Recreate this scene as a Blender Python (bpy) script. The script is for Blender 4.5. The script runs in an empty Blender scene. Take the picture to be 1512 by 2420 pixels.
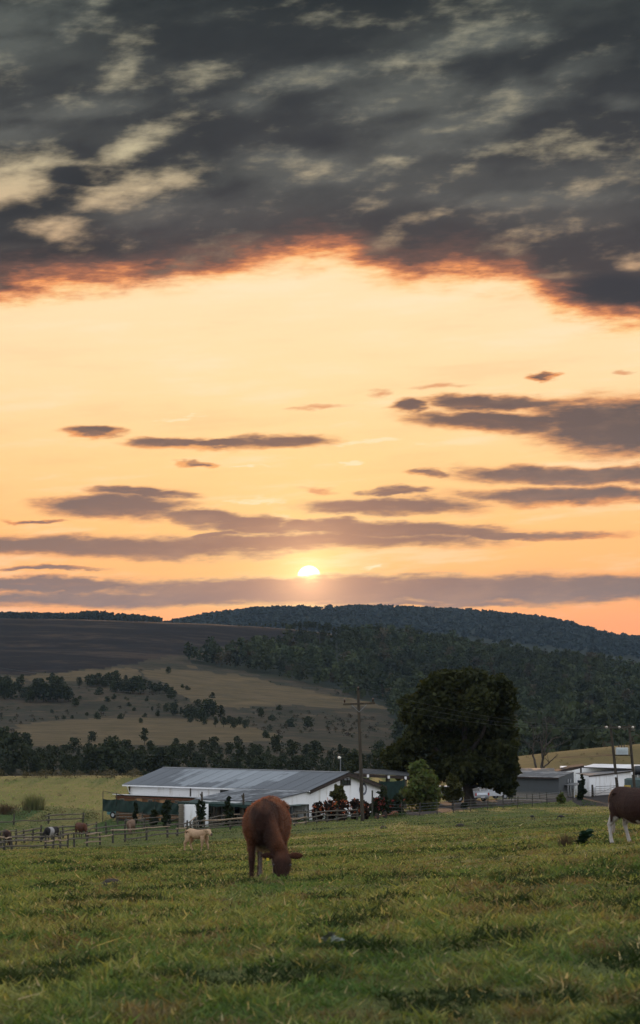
import bpy, bmesh, math, random
import numpy as np
from mathutils import Vector, Matrix
R = math.radians
scene = bpy.context.scene
COL = scene.collection
rng = np.random.default_rng(7)
random.seed(7)

# ------------------------------------------------------------------ camera
PITCH = R(4.107)
cam_d = bpy.data.cameras.new('camera')
cam_d.sensor_fit = 'VERTICAL'
cam_d.sensor_height = 36.0
cam_d.lens = 85.05
cam_d.clip_start = 0.3
cam_d.clip_end = 60000
cam_d.dof.use_dof = True
cam_d.dof.focus_distance = 150.0
cam_d.dof.aperture_fstop = 7.0
cam = bpy.data.objects.new('camera', cam_d)
cam.location = (0, 0, 0)
cam.rotation_euler = (R(90) + PITCH, 0, 0)
COL.objects.link(cam)
scene.camera = cam
FP = 5715.0                                  # focal length in reading units (frame 1512 x 2419)

def lin(r, g, b, k=1.0):
    f = lambda c: ((c / 255 + 0.055) / 1.055) ** 2.4 if c > 10.3 else c / 255 / 12.92
    return (f(r) * k, f(g) * k, f(b) * k, 1.0)

# ------------------------------------------------------------------ view + cycles settings
vs = scene.view_settings
scene.display_settings.display_device = 'sRGB'
vs.view_transform = 'Standard'; vs.look = 'None'; vs.exposure = 0.25; vs.gamma = 1.0; vs.use_curve_mapping = False
scene.render.engine = 'CYCLES'
cy = scene.cycles
cy.use_denoising = True
cy.max_bounces = 6; cy.diffuse_bounces = 3; cy.glossy_bounces = 2; cy.transmission_bounces = 4
cy.transparent_max_bounces = 6; cy.volume_bounces = 0
cy.caustics_reflective = False; cy.caustics_refractive = False
cy.sample_clamp_indirect = 4.0

# ------------------------------------------------------------------ node expression helper
class E:
    """a socket with arithmetic"""
    nt = None
    def __init__(s, sock): s.s = sock
    @staticmethod
    def link(a, inp):
        if isinstance(a, E): E.nt.links.new(a.s, inp)
        else: inp.default_value = a
    def op(s, o, *a):
        n = E.nt.nodes.new('ShaderNodeMath'); n.operation = o
        for i, x in enumerate((s,) + a): E.link(x, n.inputs[i])
        return E(n.outputs[0])
    def __add__(s, o): return s.op('ADD', o)
    def __radd__(s, o): return s.op('ADD', o)
    def __sub__(s, o): return s.op('SUBTRACT', o)
    def __rsub__(s, o): return (s * -1.0) + o
    def __mul__(s, o): return s.op('MULTIPLY', o)
    def __rmul__(s, o): return s.op('MULTIPLY', o)
    def __truediv__(s, o): return s.op('DIVIDE', o)
    def max(s, o): return s.op('MAXIMUM', o)
    def min(s, o): return s.op('MINIMUM', o)
    def pow(s, o): return s.op('POWER', o)
def smooth(x, a, b, lo=0.0, hi=1.0, kind='SMOOTHSTEP'):
    n = E.nt.nodes.new('ShaderNodeMapRange'); n.interpolation_type = kind; n.clamp = True
    for i, v in enumerate((x, a, b, lo, hi)): E.link(v, n.inputs[i])
    return E(n.outputs[0])
def vec(x, y, z):
    n = E.nt.nodes.new('ShaderNodeCombineXYZ')
    for i, v in enumerate((x, y, z)): E.link(v, n.inputs[i])
    return E(n.outputs[0])
def vop(o, a, b=None, out=0, scale=None):
    n = E.nt.nodes.new('ShaderNodeVectorMath'); n.operation = o
    E.link(a, n.inputs[0])
    if b is not None: E.link(b, n.inputs[1])
    if scale is not None: E.link(scale, n.inputs[3])
    return E(n.outputs['Value' if out == 'v' else 0])
def noise(v, scale, detail=4, rough=0.55, out=0, lac=2.0, dist=0.0):
    n = E.nt.nodes.new('ShaderNodeTexNoise')
    if v is not None: E.link(v, n.inputs['Vector'])
    n.inputs['Scale'].default_value = scale; n.inputs['Detail'].default_value = detail
    n.inputs['Roughness'].default_value = rough; n.inputs['Lacunarity'].default_value = lac
    n.inputs['Distortion'].default_value = dist
    return E(n.outputs[out])
def mixc(f, a, b, blend='MIX'):
    n = E.nt.nodes.new('ShaderNodeMix'); n.data_type = 'RGBA'; n.blend_type = blend
    n.clamp_factor = True
    E.link(f, n.inputs[0]); E.link(a, n.inputs[6]); E.link(b, n.inputs[7])
    return E(n.outputs[2])
def ramp(f, stops, interp='LINEAR'):
    n = E.nt.nodes.new('ShaderNodeValToRGB'); cr = n.color_ramp; cr.interpolation = interp
    while len(cr.elements) < len(stops): cr.elements.new(0.5)
    for e, (p, c) in zip(cr.elements, stops): e.position = p; e.color = c
    E.link(f, n.inputs[0])
    return E(n.outputs[0])
def sepxyz(v):
    n = E.nt.nodes.new('ShaderNodeSeparateXYZ'); E.link(v, n.inputs[0])
    return [E(n.outputs[i]) for i in range(3)]

# ------------------------------------------------------------------ world: evening sky with a cloud deck and streaks
def uv_of(x, y):                                    # reading units -> azimuth, elevation in degrees
    cx, cyy = (x - 756) / FP, (1209.5 - y) / FP
    X, Y, Z = cx, math.cos(PITCH) - cyy * math.sin(PITCH), math.sin(PITCH) + cyy * math.cos(PITCH)
    return math.degrees(math.atan2(X, Y)), math.degrees(math.atan2(Z, math.hypot(X, Y)))
SUN_AZ, SUN_EL = uv_of(730, 1364)
SUN_DIR = Vector((math.sin(R(SUN_AZ)) * math.cos(R(SUN_EL)), math.cos(R(SUN_AZ)) * math.cos(R(SUN_EL)), math.sin(R(SUN_EL))))

world = bpy.data.worlds.new('World'); scene.world = world; world.use_nodes = True
nt = world.node_tree; nt.nodes.clear(); E.nt = nt
out = nt.nodes.new('ShaderNodeOutputWorld'); bg = nt.nodes.new('ShaderNodeBackground')
nt.links.new(bg.outputs[0], out.inputs[0])
tc = nt.nodes.new('ShaderNodeTexCoord')
D = vop('NORMALIZE', E(tc.outputs['Generated']))
dx, dy, dz = sepxyz(D)
u = dx.op('ARCTAN2', dy) * (180 / math.pi)
v = dz.op('ARCSINE') * (180 / math.pi)
sund = vop('DOT_PRODUCT', D, tuple(SUN_DIR), out='v')
sang = sund.min(1.0).op('ARCCOSINE') * (180 / math.pi)         # degrees from the sun

# clear sky: elevation ramp towards the sun, paler blue away from it, with the physical sky mixed in
sky = nt.nodes.new('ShaderNodeTexSky'); sky.sky_type = 'NISHITA'; sky.sun_disc = False
sky.sun_elevation = R(SUN_EL); sky.sun_rotation = R(SUN_AZ); sky.altitude = 1000; sky.air_density = 1.0; sky.dust_density = 2.0; sky.ozone_density = 1.0
warm = ramp(smooth(v, 0.0, 60.0, kind='LINEAR').pow(0.5), [
    (0.0, lin(226, 130, 104)), (0.155, lin(246, 152, 108)), (0.2, lin(251, 172, 112)), (0.25, lin(253, 192, 124)), (0.30, lin(254, 209, 146)),
    (0.35, lin(255, 222, 170)), (0.41, lin(255, 229, 185)), (0.50, lin(236, 220, 180)), (0.60, lin(206, 208, 190)), (1.0, lin(184, 198, 212, 1.7))])
cool = ramp(smooth(v, 0.0, 60.0, kind='LINEAR').pow(0.5), [
    (0.0, lin(196, 190, 196, 1.6)), (0.3, lin(222, 216, 214, 1.6)), (0.6, lin(212, 216, 222, 1.6)), (1.0, lin(184, 198, 212, 1.7))])
away = smooth(sang, 14.0, 80.0)
clear = mixc(away, warm, cool)
nish = vop('SCALE', E(sky.outputs[0]), scale=0.10)
clear = mixc(0.06, clear, nish)
glow = (sang * -1.0 / 2.2).op('EXPONENT')
clear = mixc(glow * 0.30, clear, lin(255, 216, 146))

# distortion shared by all clouds
Ds = vec(dx, dy, dz * 3.6 + dx * -0.25)
n1 = noise(Ds, 26, 4, 0.6) - 0.5
n2 = noise(vop('ADD', Ds, (3.1, 7.7, 1.3)), 34, 5, 0.62) - 0.5
n4 = noise(vop('ADD', Ds, (8.1, 3.3, 6.9)), 11, 2, 0.5) - 0.5
n3 = noise(vop('ADD', vec(dx, dy, dz * 5.0), (9.1, 2.2, 5.3)), 90, 3, 0.62) - 0.5
ud = u + n1 * 2.2
vd = v + n2 * 0.48 + n4 * 0.30

def field(items, uu=None, vv=None):
    uu = uu or ud; vv = vv or vd
    best = None; sheared = {}
    for (x, y, a, b, t) in items:
        u0, v0 = uv_of(x, y)
        if t not in sheared: sheared[t] = vec(uu, vv + uu * t if t else vv, 0.0)
        ka, kb = 99.7 / a, 99.7 / b
        n = E.nt.nodes.new('ShaderNodeVectorMath'); n.operation = 'MULTIPLY_ADD'
        E.link(sheared[t], n.inputs[0]); n.inputs[1].default_value = (ka, kb, 0); n.inputs[2].default_value = (-u0 * ka, -(v0 + u0 * t) * kb, 0)
        q = vop('LENGTH', E(n.outputs[0]), out='v')
        best = q if best is None else best.op('SMOOTH_MIN', q, 0.15)
    return 1.0 - best

streaks = [
    (228, 1018, 90, 20, .05), (400, 1046, 130, 22, 0), (660, 1046, 175, 28, -.05), (530, 1052, 140, 17, 0), (470, 1094, 64, 10, 0),
    (1460, 1008, 300, 98, .05), (1700, 1000, 300, 115, 0), (1170, 998, 300, 32, .05), (1190, 952, 260, 31, 0), (960, 962, 70, 24, 0),
    (1262, 892, 60, 12, 0), (1360, 1122, 380, 31, 0), (1030, 1121, 90, 14, 0), (1850, 1130, 350, 30, 0),
    (1340, 1170, 370, 30, .0), (940, 1163, 105, 14, 0), (1800, 1180, 320, 26, 0), (920, 1197, 315, 30, 0),
    (330, 1166, 200, 18, .05), (270, 1197, 270, 40, 0), (470, 1217, 140, 22, .05), (590, 1238, 190, 26, .05), (790, 1240, 250, 24, 0), (960, 1252, 360, 26, 0),
    (230, 1293, 660, 41, 0), (700, 1279, 640, 34, 0), (1210, 1262, 380, 17, 0), (520, 1257, 106, 11, -.05), (-400, 1290, 420, 30, 0),
    (1180, 1391, 1000, 54, 0), (560, 1390, 460, 46, 0), (90, 1384, 380, 24, 0), (350, 1416, 700, 33, 0), (-500, 1400, 500, 34, 0), (2100, 1392, 600, 34, 0),
    (735, 1395, 460, 50, 0), (60, 1232, 120, 6, 0), (100, 1350, 190, 8, 0), (1000, 1425, 460, 11, 0)]
qs = field(streaks) + n3 * 0.28
gen = noise(vec(dx, dy, dz * 9.0), 12, 6, 0.6)                                   # a few streaks all round the horizon
gq = (gen - 0.66) * 3.0 - smooth(v, 6.0, 11.0) * 2.0 - smooth(sang, 9.0, 12.0, 1.0, 0.0) * 2.0
qs = qs.max(gq)
qlow = field(streaks, ud, vd - 0.14) + n3 * 0.28                                   # the same clouds a little lower: tells undersides
under = smooth(qs - qlow, 0.12, 0.75) * smooth(sang, 16.0, 9.0)
ts = smooth(qs, -0.06, 0.8)
thin = field([(740, 960, 72, 10, 0), (870, 930, 55, 12, -.1), (1050, 913, 110, 10, -.05), (1470, 882, 50, 8, 0), (760, 1160, 70, 7, 0), (1120, 960, 90, 10, 0)]) + n3 * 1.0
tt = smooth(thin, 0.0, 0.9) * 0.75
wisp = field([(600, 1187, 120, 16, .05), (850, 1045, 170, 16, -.04), (832, 1092, 46, 8, 0), (908, 1328, 42, 9, -.1), (580, 1100, 90, 7, 0), (410, 991, 60, 6, 0), (700, 1235, 160, 12, 0), (990, 1360, 170, 8, 0),
              (1010, 1405, 240, 7, 0), (200, 1398, 200, 6, 0)], u + n1 * 2.4, v + n2 * 0.9) + n3 * 2.2
tw = smooth(wisp, 0.15, 0.9)

near_sun = (sang * -1.0 / 4.5).op('EXPONENT')
core_s = ramp(smooth(v, 0.0, 10.0, kind='LINEAR'), [(0.08, lin(150, 130, 126)), (0.2, lin(134, 120, 116)), (0.32, lin(138, 114, 102)), (0.46, lin(116, 103, 98)), (0.62, lin(98, 89, 86)), (0.8, lin(86, 83, 84)), (1.0, lin(82, 78, 78))])
core_s = mixc(near_sun * 0.30, core_s, lin(232, 146, 96))
core_s = mixc(smooth(n2 + n4 * 0.8, -0.05, 0.3) * 0.38, core_s, mixc(0.5, core_s, lin(222, 170, 130)))
core_s = mixc(away, core_s, lin(150, 150, 158))
edge_s = mixc(near_sun, lin(240, 156, 98), lin(255, 214, 146))
edge_s = mixc(away, edge_s, lin(214, 206, 206))
veil = noise(vec(dx, dy, dz * 7.0 + dx * -0.5), 13, 5, 0.62)
clear = mixc(smooth(veil, 0.48, 0.72) * 0.5 * smooth(sang, 22.0, 12.0), clear, mixc(0.35, clear, lin(240, 168, 116)))
clear = mixc(smooth(veil, 0.48, 0.30) * 0.6 * smooth(sang, 22.0, 12.0), clear, mixc(0.5, clear, lin(255, 238, 206)))
col = mixc(tw * 0.85 * smooth(sang, 20.0, 30.0, 1.0, 0.0), clear, mixc(near_sun, lin(255, 226, 168), lin(255, 238, 200)))
col = mixc(tt, col, lin(222, 146, 98))

# the sun's own disc, behind the low clouds
disc = smooth(sang, 0.235, 0.295, 1.0, 0.0)
col = mixc(disc, col, (4.0, 3.6, 2.6, 1.0))
cc = mixc(smooth(ts + n3 * 0.35, 0.18, 0.85), edge_s, core_s)
cc = mixc(under * smooth(ts + n3 * 0.5, 1.05, 0.55) * 0.9, cc, mixc(near_sun, lin(250, 150, 86), lin(255, 206, 128)))
col = mixc(smooth(ts, 0.0, 0.5), col, cc)

# the high deck
fc = nt.nodes.new('ShaderNodeFloatCurve'); cm = fc.mapping; c0 = cm.curves[0]
pts = [(-30, 9.2), (-12, 8.7), (-7.6, 8.87), (-5.1, 9.25), (-2.57, 9.5), (0, 9.82), (1.4, 9.62), (2.45, 9.45), (4.45, 9.38), (5.3, 8.9), (5.9, 8.5), (7.6, 8.2), (12, 8.0), (30, 9.2)]
while len(c0.points) < len(pts): c0.points.new(0.5, 0.5)
for p, (a, b) in zip(c0.points, pts): p.location = ((a + 30) / 60, (b - 6) / 6); p.handle_type = 'AUTO'
cm.update()
E.link(smooth(u, -30.0, 30.0, kind='LINEAR'), fc.inputs['Value'])
ve = E(fc.outputs[0]) * 6.0 + 5.9
hq = (v - ve) + n2 * 0.85 + n1 * 0.5 + n3 * 0.2
deck = smooth(hq, -0.22, 0.5)
Dd = vec(dx, dy, dz * 3.0 + dx * -0.40)
Dt = vec(dx, dy, dz * 2.3 + dx * -0.36)
f1 = noise(vop('ADD', vec(dx, dy, dz * 4.6 + dx * -0.5), (1.7, 0.3, 4.4)), 8, 3, 0.45)
f2 = noise(vop('ADD', Dt, (5.1, 8.3, 0.9)), 36, 5, 0.55) - 0.5
f3 = noise(vop('ADD', Dd, (2.9, 1.3, 7.7)), 5.5, 2, 0.5)
f4 = noise(vop('ADD', Dt, (4.3, 6.1, 2.2)), 13, 3, 0.5) - 0.5
udd = u + f4 * 2.0; vdd = v + f4 * 0.9
gaps = field([(300, 342, 130, 52, -.2), (20, 440, 230, 90, -.2), (280, 458, 230, 52, -.2), (130, 540, 150, 40, 0), (60, 395, 190, 46, -.12), 
              (1060, 305, 90, 18, -.12), (1490, 632, 80, 24, -.12), (1240, 660, 260, 17, 0), (-300, 400, 260, 60, 0), (1900, 420, 240, 50, 0)], udd, vdd)
faint = field([(605, 385, 150, 46, 0), (775, 402, 150, 40, 0), (1060, 305, 230, 56, -.12), (945, 224, 200, 44, -.12), (1245, 212, 110, 56, 0), (550, 255, 140, 36, 0), (1370, 160, 190, 40, -.2), (1130, 105, 220, 40, -.12), (190, 262, 280, 40, -.12), (30, 315, 150, 44, -.2), (980, 230, 260, 60, -.12), (700, 190, 260, 40, -.2), (1240, 225, 170, 60, -.12),
              (10, 110, 170, 44, -.2), (60, 40, 230, 60, -.2), (1470, 240, 110, 20, 0), (20, 585, 100, 14, 0), (260, 500, 330, 70, -.2), (640, 400, 330, 55, 0), (1250, 470, 320, 30, 0)], udd, vdd)
gaps = gaps - smooth(field([(190, 425, 130, 30, 0)], udd, vdd), 0.0, 0.7) * 0.9
out_gap = (noise(Dd, 7, 5, 0.6) - 0.50) * 4.2 * smooth(sang, 15.0, 34.0)            # the deck breaks up away from the sun
gall = gaps.max(out_gap.max(-1.5))
gmask = smooth(gall + f4 * 0.6 + f2 * 2.8 + n3 * 0.6, 0.0, 1.3)
pale = smooth(f1 + f4 * 0.3 + f2 * 0.25, 0.42, 0.68)                                         # paler folds in the deck
fold = (smooth(faint + f2 * 2.0 + f4 * 0.8, -0.25, 1.25) * 0.80 + pale * 0.40 + smooth(gall + f2 * 0.6, -0.6, 0.4) * 0.3).min(1.0)
deck_d = ramp(smooth(v, 8.0, 17.0, kind='LINEAR'), [(0.0, lin(76, 66, 65)), (0.3, lin(60, 58, 61)), (0.65, lin(46, 48, 52)), (1.0, lin(24, 30, 35))])
deck_l = ramp(smooth(v, 8.0, 17.0, kind='LINEAR'), [(0.0, lin(112, 94, 87)), (0.4, lin(98, 97, 93)), (1.0, lin(84, 90, 86))])
deck_c = mixc(fold, deck_d, deck_l)
deck_c = mixc(smooth(f3, 0.44, 0.62) * 0.6, deck_c, lin(36, 40, 44))
lit = mixc(fold, lin(186, 192, 202, 1.5), lin(222, 224, 228, 1.6))                          # clouds the low sun shines on, away from it
deck_c = mixc(smooth(sang, 15.0, 75.0), deck_c, lit)
gap_c = ramp(smooth(v, 8.0, 17.0, kind='LINEAR'), [(0.0, lin(246, 180, 128)), (0.25, lin(236, 196, 152)), (0.5, lin(218, 202, 164)), (1.0, lin(168, 168, 146))])
gap_c = mixc(smooth(sang, 15.0, 60.0), gap_c, clear)
deck_c = mixc(gmask * 0.8, deck_c, gap_c)
rim_c = ramp(smooth(hq + n3 * 0.5 + n1 * 0.6 + f2 * 0.5, -0.1, 1.3, kind='LINEAR'), [(0.0, lin(255, 222, 160)), (0.18, lin(255, 194, 122)), (0.32, lin(242, 156, 96)), (0.47, lin(180, 114, 84)), (0.66, lin(118, 88, 78)), (1.0, lin(82, 73, 71))])
rim_c = mixc(smooth(sang, 11.0, 30.0), rim_c, lin(206, 196, 190))
lobe = field([(1455, 692, 200, 72, .05), (1650, 690, 260, 90, 0)], udd, vdd)
rimw = smooth(hq + f2 * 0.8 + n1 * 1.2, 0.35, 1.75).max(smooth(lobe + n3 * 0.4, 0.1, 0.55))
deck_c = mixc(smooth(lobe + f2 * 0.5, 0.0, 0.7) * 0.85, deck_c, lin(58, 58, 62))
deck_c = mixc(rimw, rim_c, deck_c)
col = mixc(deck, col, deck_c)
# aureole in the air in front of the clouds
aur = (sang * -1.0 / 0.6).op('EXPONENT') * 1.0 + (sang * -1.0 / 2.4).op('EXPONENT') * 0.11
col = vop('ADD', col, vop('SCALE', (1.0, 0.54, 0.24), scale=aur))
below = smooth(v, -3.0, -0.5)
col = mixc(below, lin(90, 88, 70), col)
E.link(vop('SCALE', col, scale=smooth(sang, 14.0, 70.0, 8.5, 10.6)), bg.inputs['Color'])
bg.inputs['Strength'].default_value = 0.1
world.cycles.sampling_method = 'MANUAL'; world.cycles.sample_map_resolution = 512

# ------------------------------------------------------------------ the sun, half behind the low cloud
sun_d = bpy.data.lights.new('sun', 'SUN'); sun_d.energy = 2.0; sun_d.angle = R(0.53); sun_d.color = (1.0, 0.56, 0.26)
sun = bpy.data.objects.new('sun', sun_d); COL.objects.link(sun)
sun.rotation_euler = (-SUN_DIR).to_track_quat('-Z', 'Y').to_euler()

# ------------------------------------------------------------------ placement helpers
CP, SP = math.cos(PITCH), math.sin(PITCH)
def P(x, y, d):
    """reading units of the frame + distance along the ground -> a point in the world"""
    cx, c = (x - 756) / FP, (1209.5 - y) / FP
    k = d / (CP - c * SP)
    return Vector((cx * k, d, (SP + c * CP) * k))
def XY(x, d, y=1880):
    p = P(x, y, d); return p.x, p.y
def ZY(y, d):
    return P(756, y, d).z

# ------------------------------------------------------------------ terrain heights: profiles along distance, per azimuth
TX = np.array([-700, 0, 378, 756, 1134, 1512, 2200.])
def zrow(d, ys): return [ZY(y, d) for y in ys]
TERR = [
    (2.0,  [-1.62] * 7),
    (12.0, [-1.80, -1.74, -1.71, -1.68, -1.66, -1.63, -1.6]),
    (25.0, [-2.6, -2.48, -2.42, -2.36, -2.28, -2.2, -2.1]),
    (40.0, [-3.5, -3.33, -3.25, -3.2, -3.05, -2.8, -2.5]),
    (59.0, [-4.8, -4.55, -4.5, -4.35, -4.1, -3.82, -3.4]),
    (90.0, [-7.0, -6.5, -6.35, -6.15, -5.7, -5.2, -4.8]),
    (120., [-9.2, -8.6, -8.2, -7.9, -7.4, -6.8, -6.2]),
    (160., [-11.6, -11.0, -10.7, -10.0, -9.3, -8.6, -8.0]),
    (200., [-13.2, -13.0, -12.7, -11.7, -11.0, -10.4, -9.8]),
    (240., [-13.7, -13.6, -13.4, -12.9, -12.5, -12.0, -11.4]),
    (280., [-13.6, -13.6, -13.6, -13.5, -13.4, -13.1, -12.6]),
    (315., [-13.4, -13.3, -13.4, -13.5, -13.6, -13.6, -13.2]),
    (345., [-13.4, -13.2, -13.2, -13.4, -13.6, -13.2, -12.4]),
    (385., [-14.6, -14.3, -14.2, -14.3, -13.4, -11.9, -10.8]),
    (430., [-19, -18.5, -18.0, -17.5, -13.5, -10.5, -9.0]),
    (480., [-25, -24.5, -24.0, -23.0, -15.5, -11.5, -9.2]),
    (560., [-29, -29.0, -29.0, -28.0, -22.0, -18.0, -15.0]),
    (700., zrow(700, [1845, 1842, 1838, 1840, 1850, 1850, 1850])),
    (900., zrow(900, [1775, 1772, 1772, 1780, 1800, 1795, 1790])),
    (1000, zrow(1000, [1735, 1738, 1742, 1752, 1770, 1765, 1760])),
    (1200, zrow(1200, [1685, 1686, 1690, 1702, 1718, 1715, 1710])),
    (1400, zrow(1400, [1588, 1590, 1602, 1640, 1672, 1680, 1680])),
    (1650, zrow(1650, [1520, 1520, 1532, 1572, 1618, 1638, 1645])),
    (2000, zrow(2000, [1462, 1461, 1468, 1496, 1550, 1592, 1610])),
    (2350, zrow(2350, [1475, 1475, 1482, 1515, 1575, 1615, 1640])),
    (2900, zrow(2900, [1500, 1492, 1500, 1540, 1590, 1620, 1650])),
    (3500, zrow(3500, [1470, 1463, 1474, 1530, 1570, 1600, 1620])),
    (4100, zrow(4100, [1500, 1495, 1490, 1500, 1520, 1560, 1600])),
    (5000, zrow(5000, [1520, 1500, 1474, 1443, 1456, 1516, 1545])),
    (6000, [60, 60, 70, 90, 70, 40, 30]),
    (9000, [0] * 7),
    (16000, [-40] * 7),
]
TL = np.log(np.array([t[0] for t in TERR])); TZ = np.array([t[1] for t in TERR], float)
# finer azimuth detail of the far crests, as reading-unit columns
def _pchip(xk, yk, x):
    h = np.diff(xk); dl = np.diff(yk, axis=0) / h[:, None]
    m = np.zeros_like(yk)
    w1 = (2 * h[1:] + h[:-1])[:, None]; w2 = (h[1:] + 2 * h[:-1])[:, None]
    with np.errstate(all='ignore'):
        hm = (w1 + w2) / (w1 / dl[:-1] + w2 / dl[1:])
    m[1:-1] = np.where(dl[:-1] * dl[1:] > 0, hm, 0); m[0] = dl[0]; m[-1] = dl[-1]
    i = np.clip(np.searchsorted(xk, x) - 1, 0, len(xk) - 2)
    t = ((x - xk[i]) / h[i])[:, None]; hh = h[i][:, None]
    return ((2*t**3-3*t**2+1) * yk[i] + (t**3-2*t**2+t) * hh * m[i] + (-2*t**3+3*t**2) * yk[i+1] + (t**3-t**2) * hh * m[i+1])
def _h2(ix, iy, s):
    n = (ix * 374761393 + iy * 668265263 + s * 974711) & 0xFFFFFFFF
    n = ((n ^ (n >> 13)) * 1274126177) & 0xFFFFFFFF
    return ((n ^ (n >> 16)) & 0xFFFF) / 65535.0
def vnoise(x, y, s=0):
    x = np.asarray(x, float); y = np.asarray(y, float)
    ix = np.floor(x).astype(np.int64); iy = np.floor(y).astype(np.int64)
    fx = x - ix; fy = y - iy; fx = fx*fx*(3-2*fx); fy = fy*fy*(3-2*fy)
    a = _h2(ix, iy, s); b = _h2(ix+1, iy, s); c = _h2(ix, iy+1, s); d = _h2(ix+1, iy+1, s)
    return (a + (b-a)*fx) * (1-fy) + (c + (d-c)*fx) * fy - 0.5
def fbm(x, y, s=0, o=4):
    r = 0; a = 1.0
    for i in range(o): r = r + a * vnoise(x * 2**i, y * 2**i, s + i); a *= 0.5
    return r
RIDGE_X = np.array([-900, -300, 340, 412, 490, 600, 756, 900, 1000, 1100, 1200, 1290, 1350, 1395, 1412, 1460, 1512, 1700, 2600.])
RIDGE_Y = np.array([1540, 1530, 1502, 1480, 1463, 1447, 1444, 1445, 1449, 1454, 1462, 1472, 1484, 1497, 1506, 1512, 1517, 1530, 1540.])
BURN_X = np.array([-900, 0, 200, 378, 500, 600, 700, 756, 850, 950, 1050, 1150, 1250, 1350, 1450, 1512, 1700, 2600.])
BURN_Y = np.array([1464, 1461, 1462, 1468, 1473, 1480, 1490, 1497, 1510, 1520, 1533, 1547, 1560, 1573, 1587, 1594, 1604, 1615.])
def ground(x, y):
    """terrain height at world x, y (arrays or numbers)"""
    x = np.atleast_1d(np.asarray(x, float)); y = np.atleast_1d(np.asarray(y, float))
    d = np.clip(np.where(y > 1, y, np.hypot(x, y)), 2.0, 16000); d = np.where(y > 1, d, np.hypot(x, y).clip(2, 16000))
    front = np.clip(np.where(y > 0.5, np.abs(x) / np.maximum(y, 0.5), 9.0) / 1.2, 0, 1)      # 0 straight ahead .. 1 to the sides and behind
    xr = 756 + np.clip(x / np.maximum(d, 2.0), -0.3, 0.3) * FP / 1.004
    cols = _pchip(TL, TZ, np.log(d))
    k = np.clip(np.searchsorted(TX, xr) - 1, 0, len(TX) - 2)
    t = np.clip((xr - TX[k]) / (TX[k+1] - TX[k]), 0, 1); r = np.arange(len(d))
    p0 = cols[r, np.maximum(k-1, 0)]; p1 = cols[r, k]; p2 = cols[r, k+1]; p3 = cols[r, np.minimum(k+2, len(TX)-1)]
    z = p1 + 0.5*t*(p2-p0 + t*(2*p0-5*p1+4*p2-p3 + t*(3*(p1-p2)+p3-p0)))
    z = z + (cols.mean(axis=1) - z) * np.clip((front - 0.25) / 0.5, 0, 1)
    # exact far crest lines
    w = np.exp(-((d - 5000) / 420) ** 2); ry = np.interp(xr, RIDGE_X, RIDGE_Y)
    z = z + w * ((1209.5 - ry) / FP * CP + SP - 0) * 0
    zr = (SP + (1209.5 - ry) / FP * CP) / (CP - (1209.5 - ry) / FP * SP) * d
    z = z * (1 - w) + zr * w
    by = np.interp(xr, BURN_X, BURN_Y); w = np.exp(-((d - 2000) / 130) ** 2)
    zb = (SP + (1209.5 - by) / FP * CP) / (CP - (1209.5 - by) / FP * SP) * d
    z = z * (1 - w) + zb * w
    amp = np.clip((d - 500) / 700, 0, 1) * 2.4
    z = z + amp * fbm(x / 90, y / 90, 3, 3)
    return z
def ground_fine(x, y):
    """with the hummocks of the pasture"""
    x = np.atleast_1d(np.asarray(x, float)); y = np.atleast_1d(np.asarray(y, float))
    z = ground(x, y); d = np.hypot(x, y)
    a = np.clip(1.2 - d / 420, 0, 1)
    return z + a * (0.10 * fbm(x / 2.6, y / 2.6, 11, 2) + 0.22 * fbm(x / 17, y / 17, 31, 2))
def gz(x, y): return float(ground_fine(x, y)[0])
def to_read(x, y, z):
    """world -> reading units (used to lay out ground cover by where it lies)"""
    f = y * CP + z * SP; upc = -y * SP + z * CP
    return 756 + x / f * FP, 1209.5 - upc / f * FP

# ------------------------------------------------------------------ ground cover zones
def inpoly(px, py, poly):
    c = np.zeros(np.shape(px), bool); n = len(poly); j = n - 1
    for i in range(n):
        xi, yi = poly[i]; xj, yj = poly[j]
        with np.errstate(all='ignore'):
            c ^= ((yi > py) != (yj > py)) & (px < (xj - xi) * (py - yi) / (yj - yi + 1e-9) + xi)
        j = i
    return c
BURN = [(-900, 1440), (-900, 1598), (0, 1592), (150, 1586), (270, 1577), (330, 1560), (410, 1548), (500, 1532), (600, 1522), (700, 1518), (760, 1520), (800, 1500), (760, 1480), (600, 1465), (378, 1440)]
STRAW = [[(350, 1600), (330, 1585), (420, 1578), (560, 1592), (620, 1606), (700, 1620), (800, 1640), (960, 1668), (960, 1690), (860, 1672), (760, 1672), (700, 1664), (560, 1672), (450, 1660), (420, 1636), (380, 1612)],
         [(40, 1712), (180, 1698), (420, 1690), (560, 1706), (640, 1735), (680, 1755), (520, 1756), (380, 1756), (200, 1762), (60, 1764)],
         [(60, 1596), (180, 1586), (320, 1578), (340, 1600), (260, 1612), (60, 1614)],
         [(-900, 1612), (40, 1600), (60, 1620), (-900, 1640)]]
FOREST = [(600, 1540), (660, 1520), (760, 1508), (840, 1505), (1000, 1516), (1200, 1548), (1400, 1572), (1512, 1588), (2600, 1600), (2600, 1900), (960, 1900), (930, 1690), (880, 1660), (800, 1628), (700, 1606), (600, 1586), (480, 1570), (420, 1556)]
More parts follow.
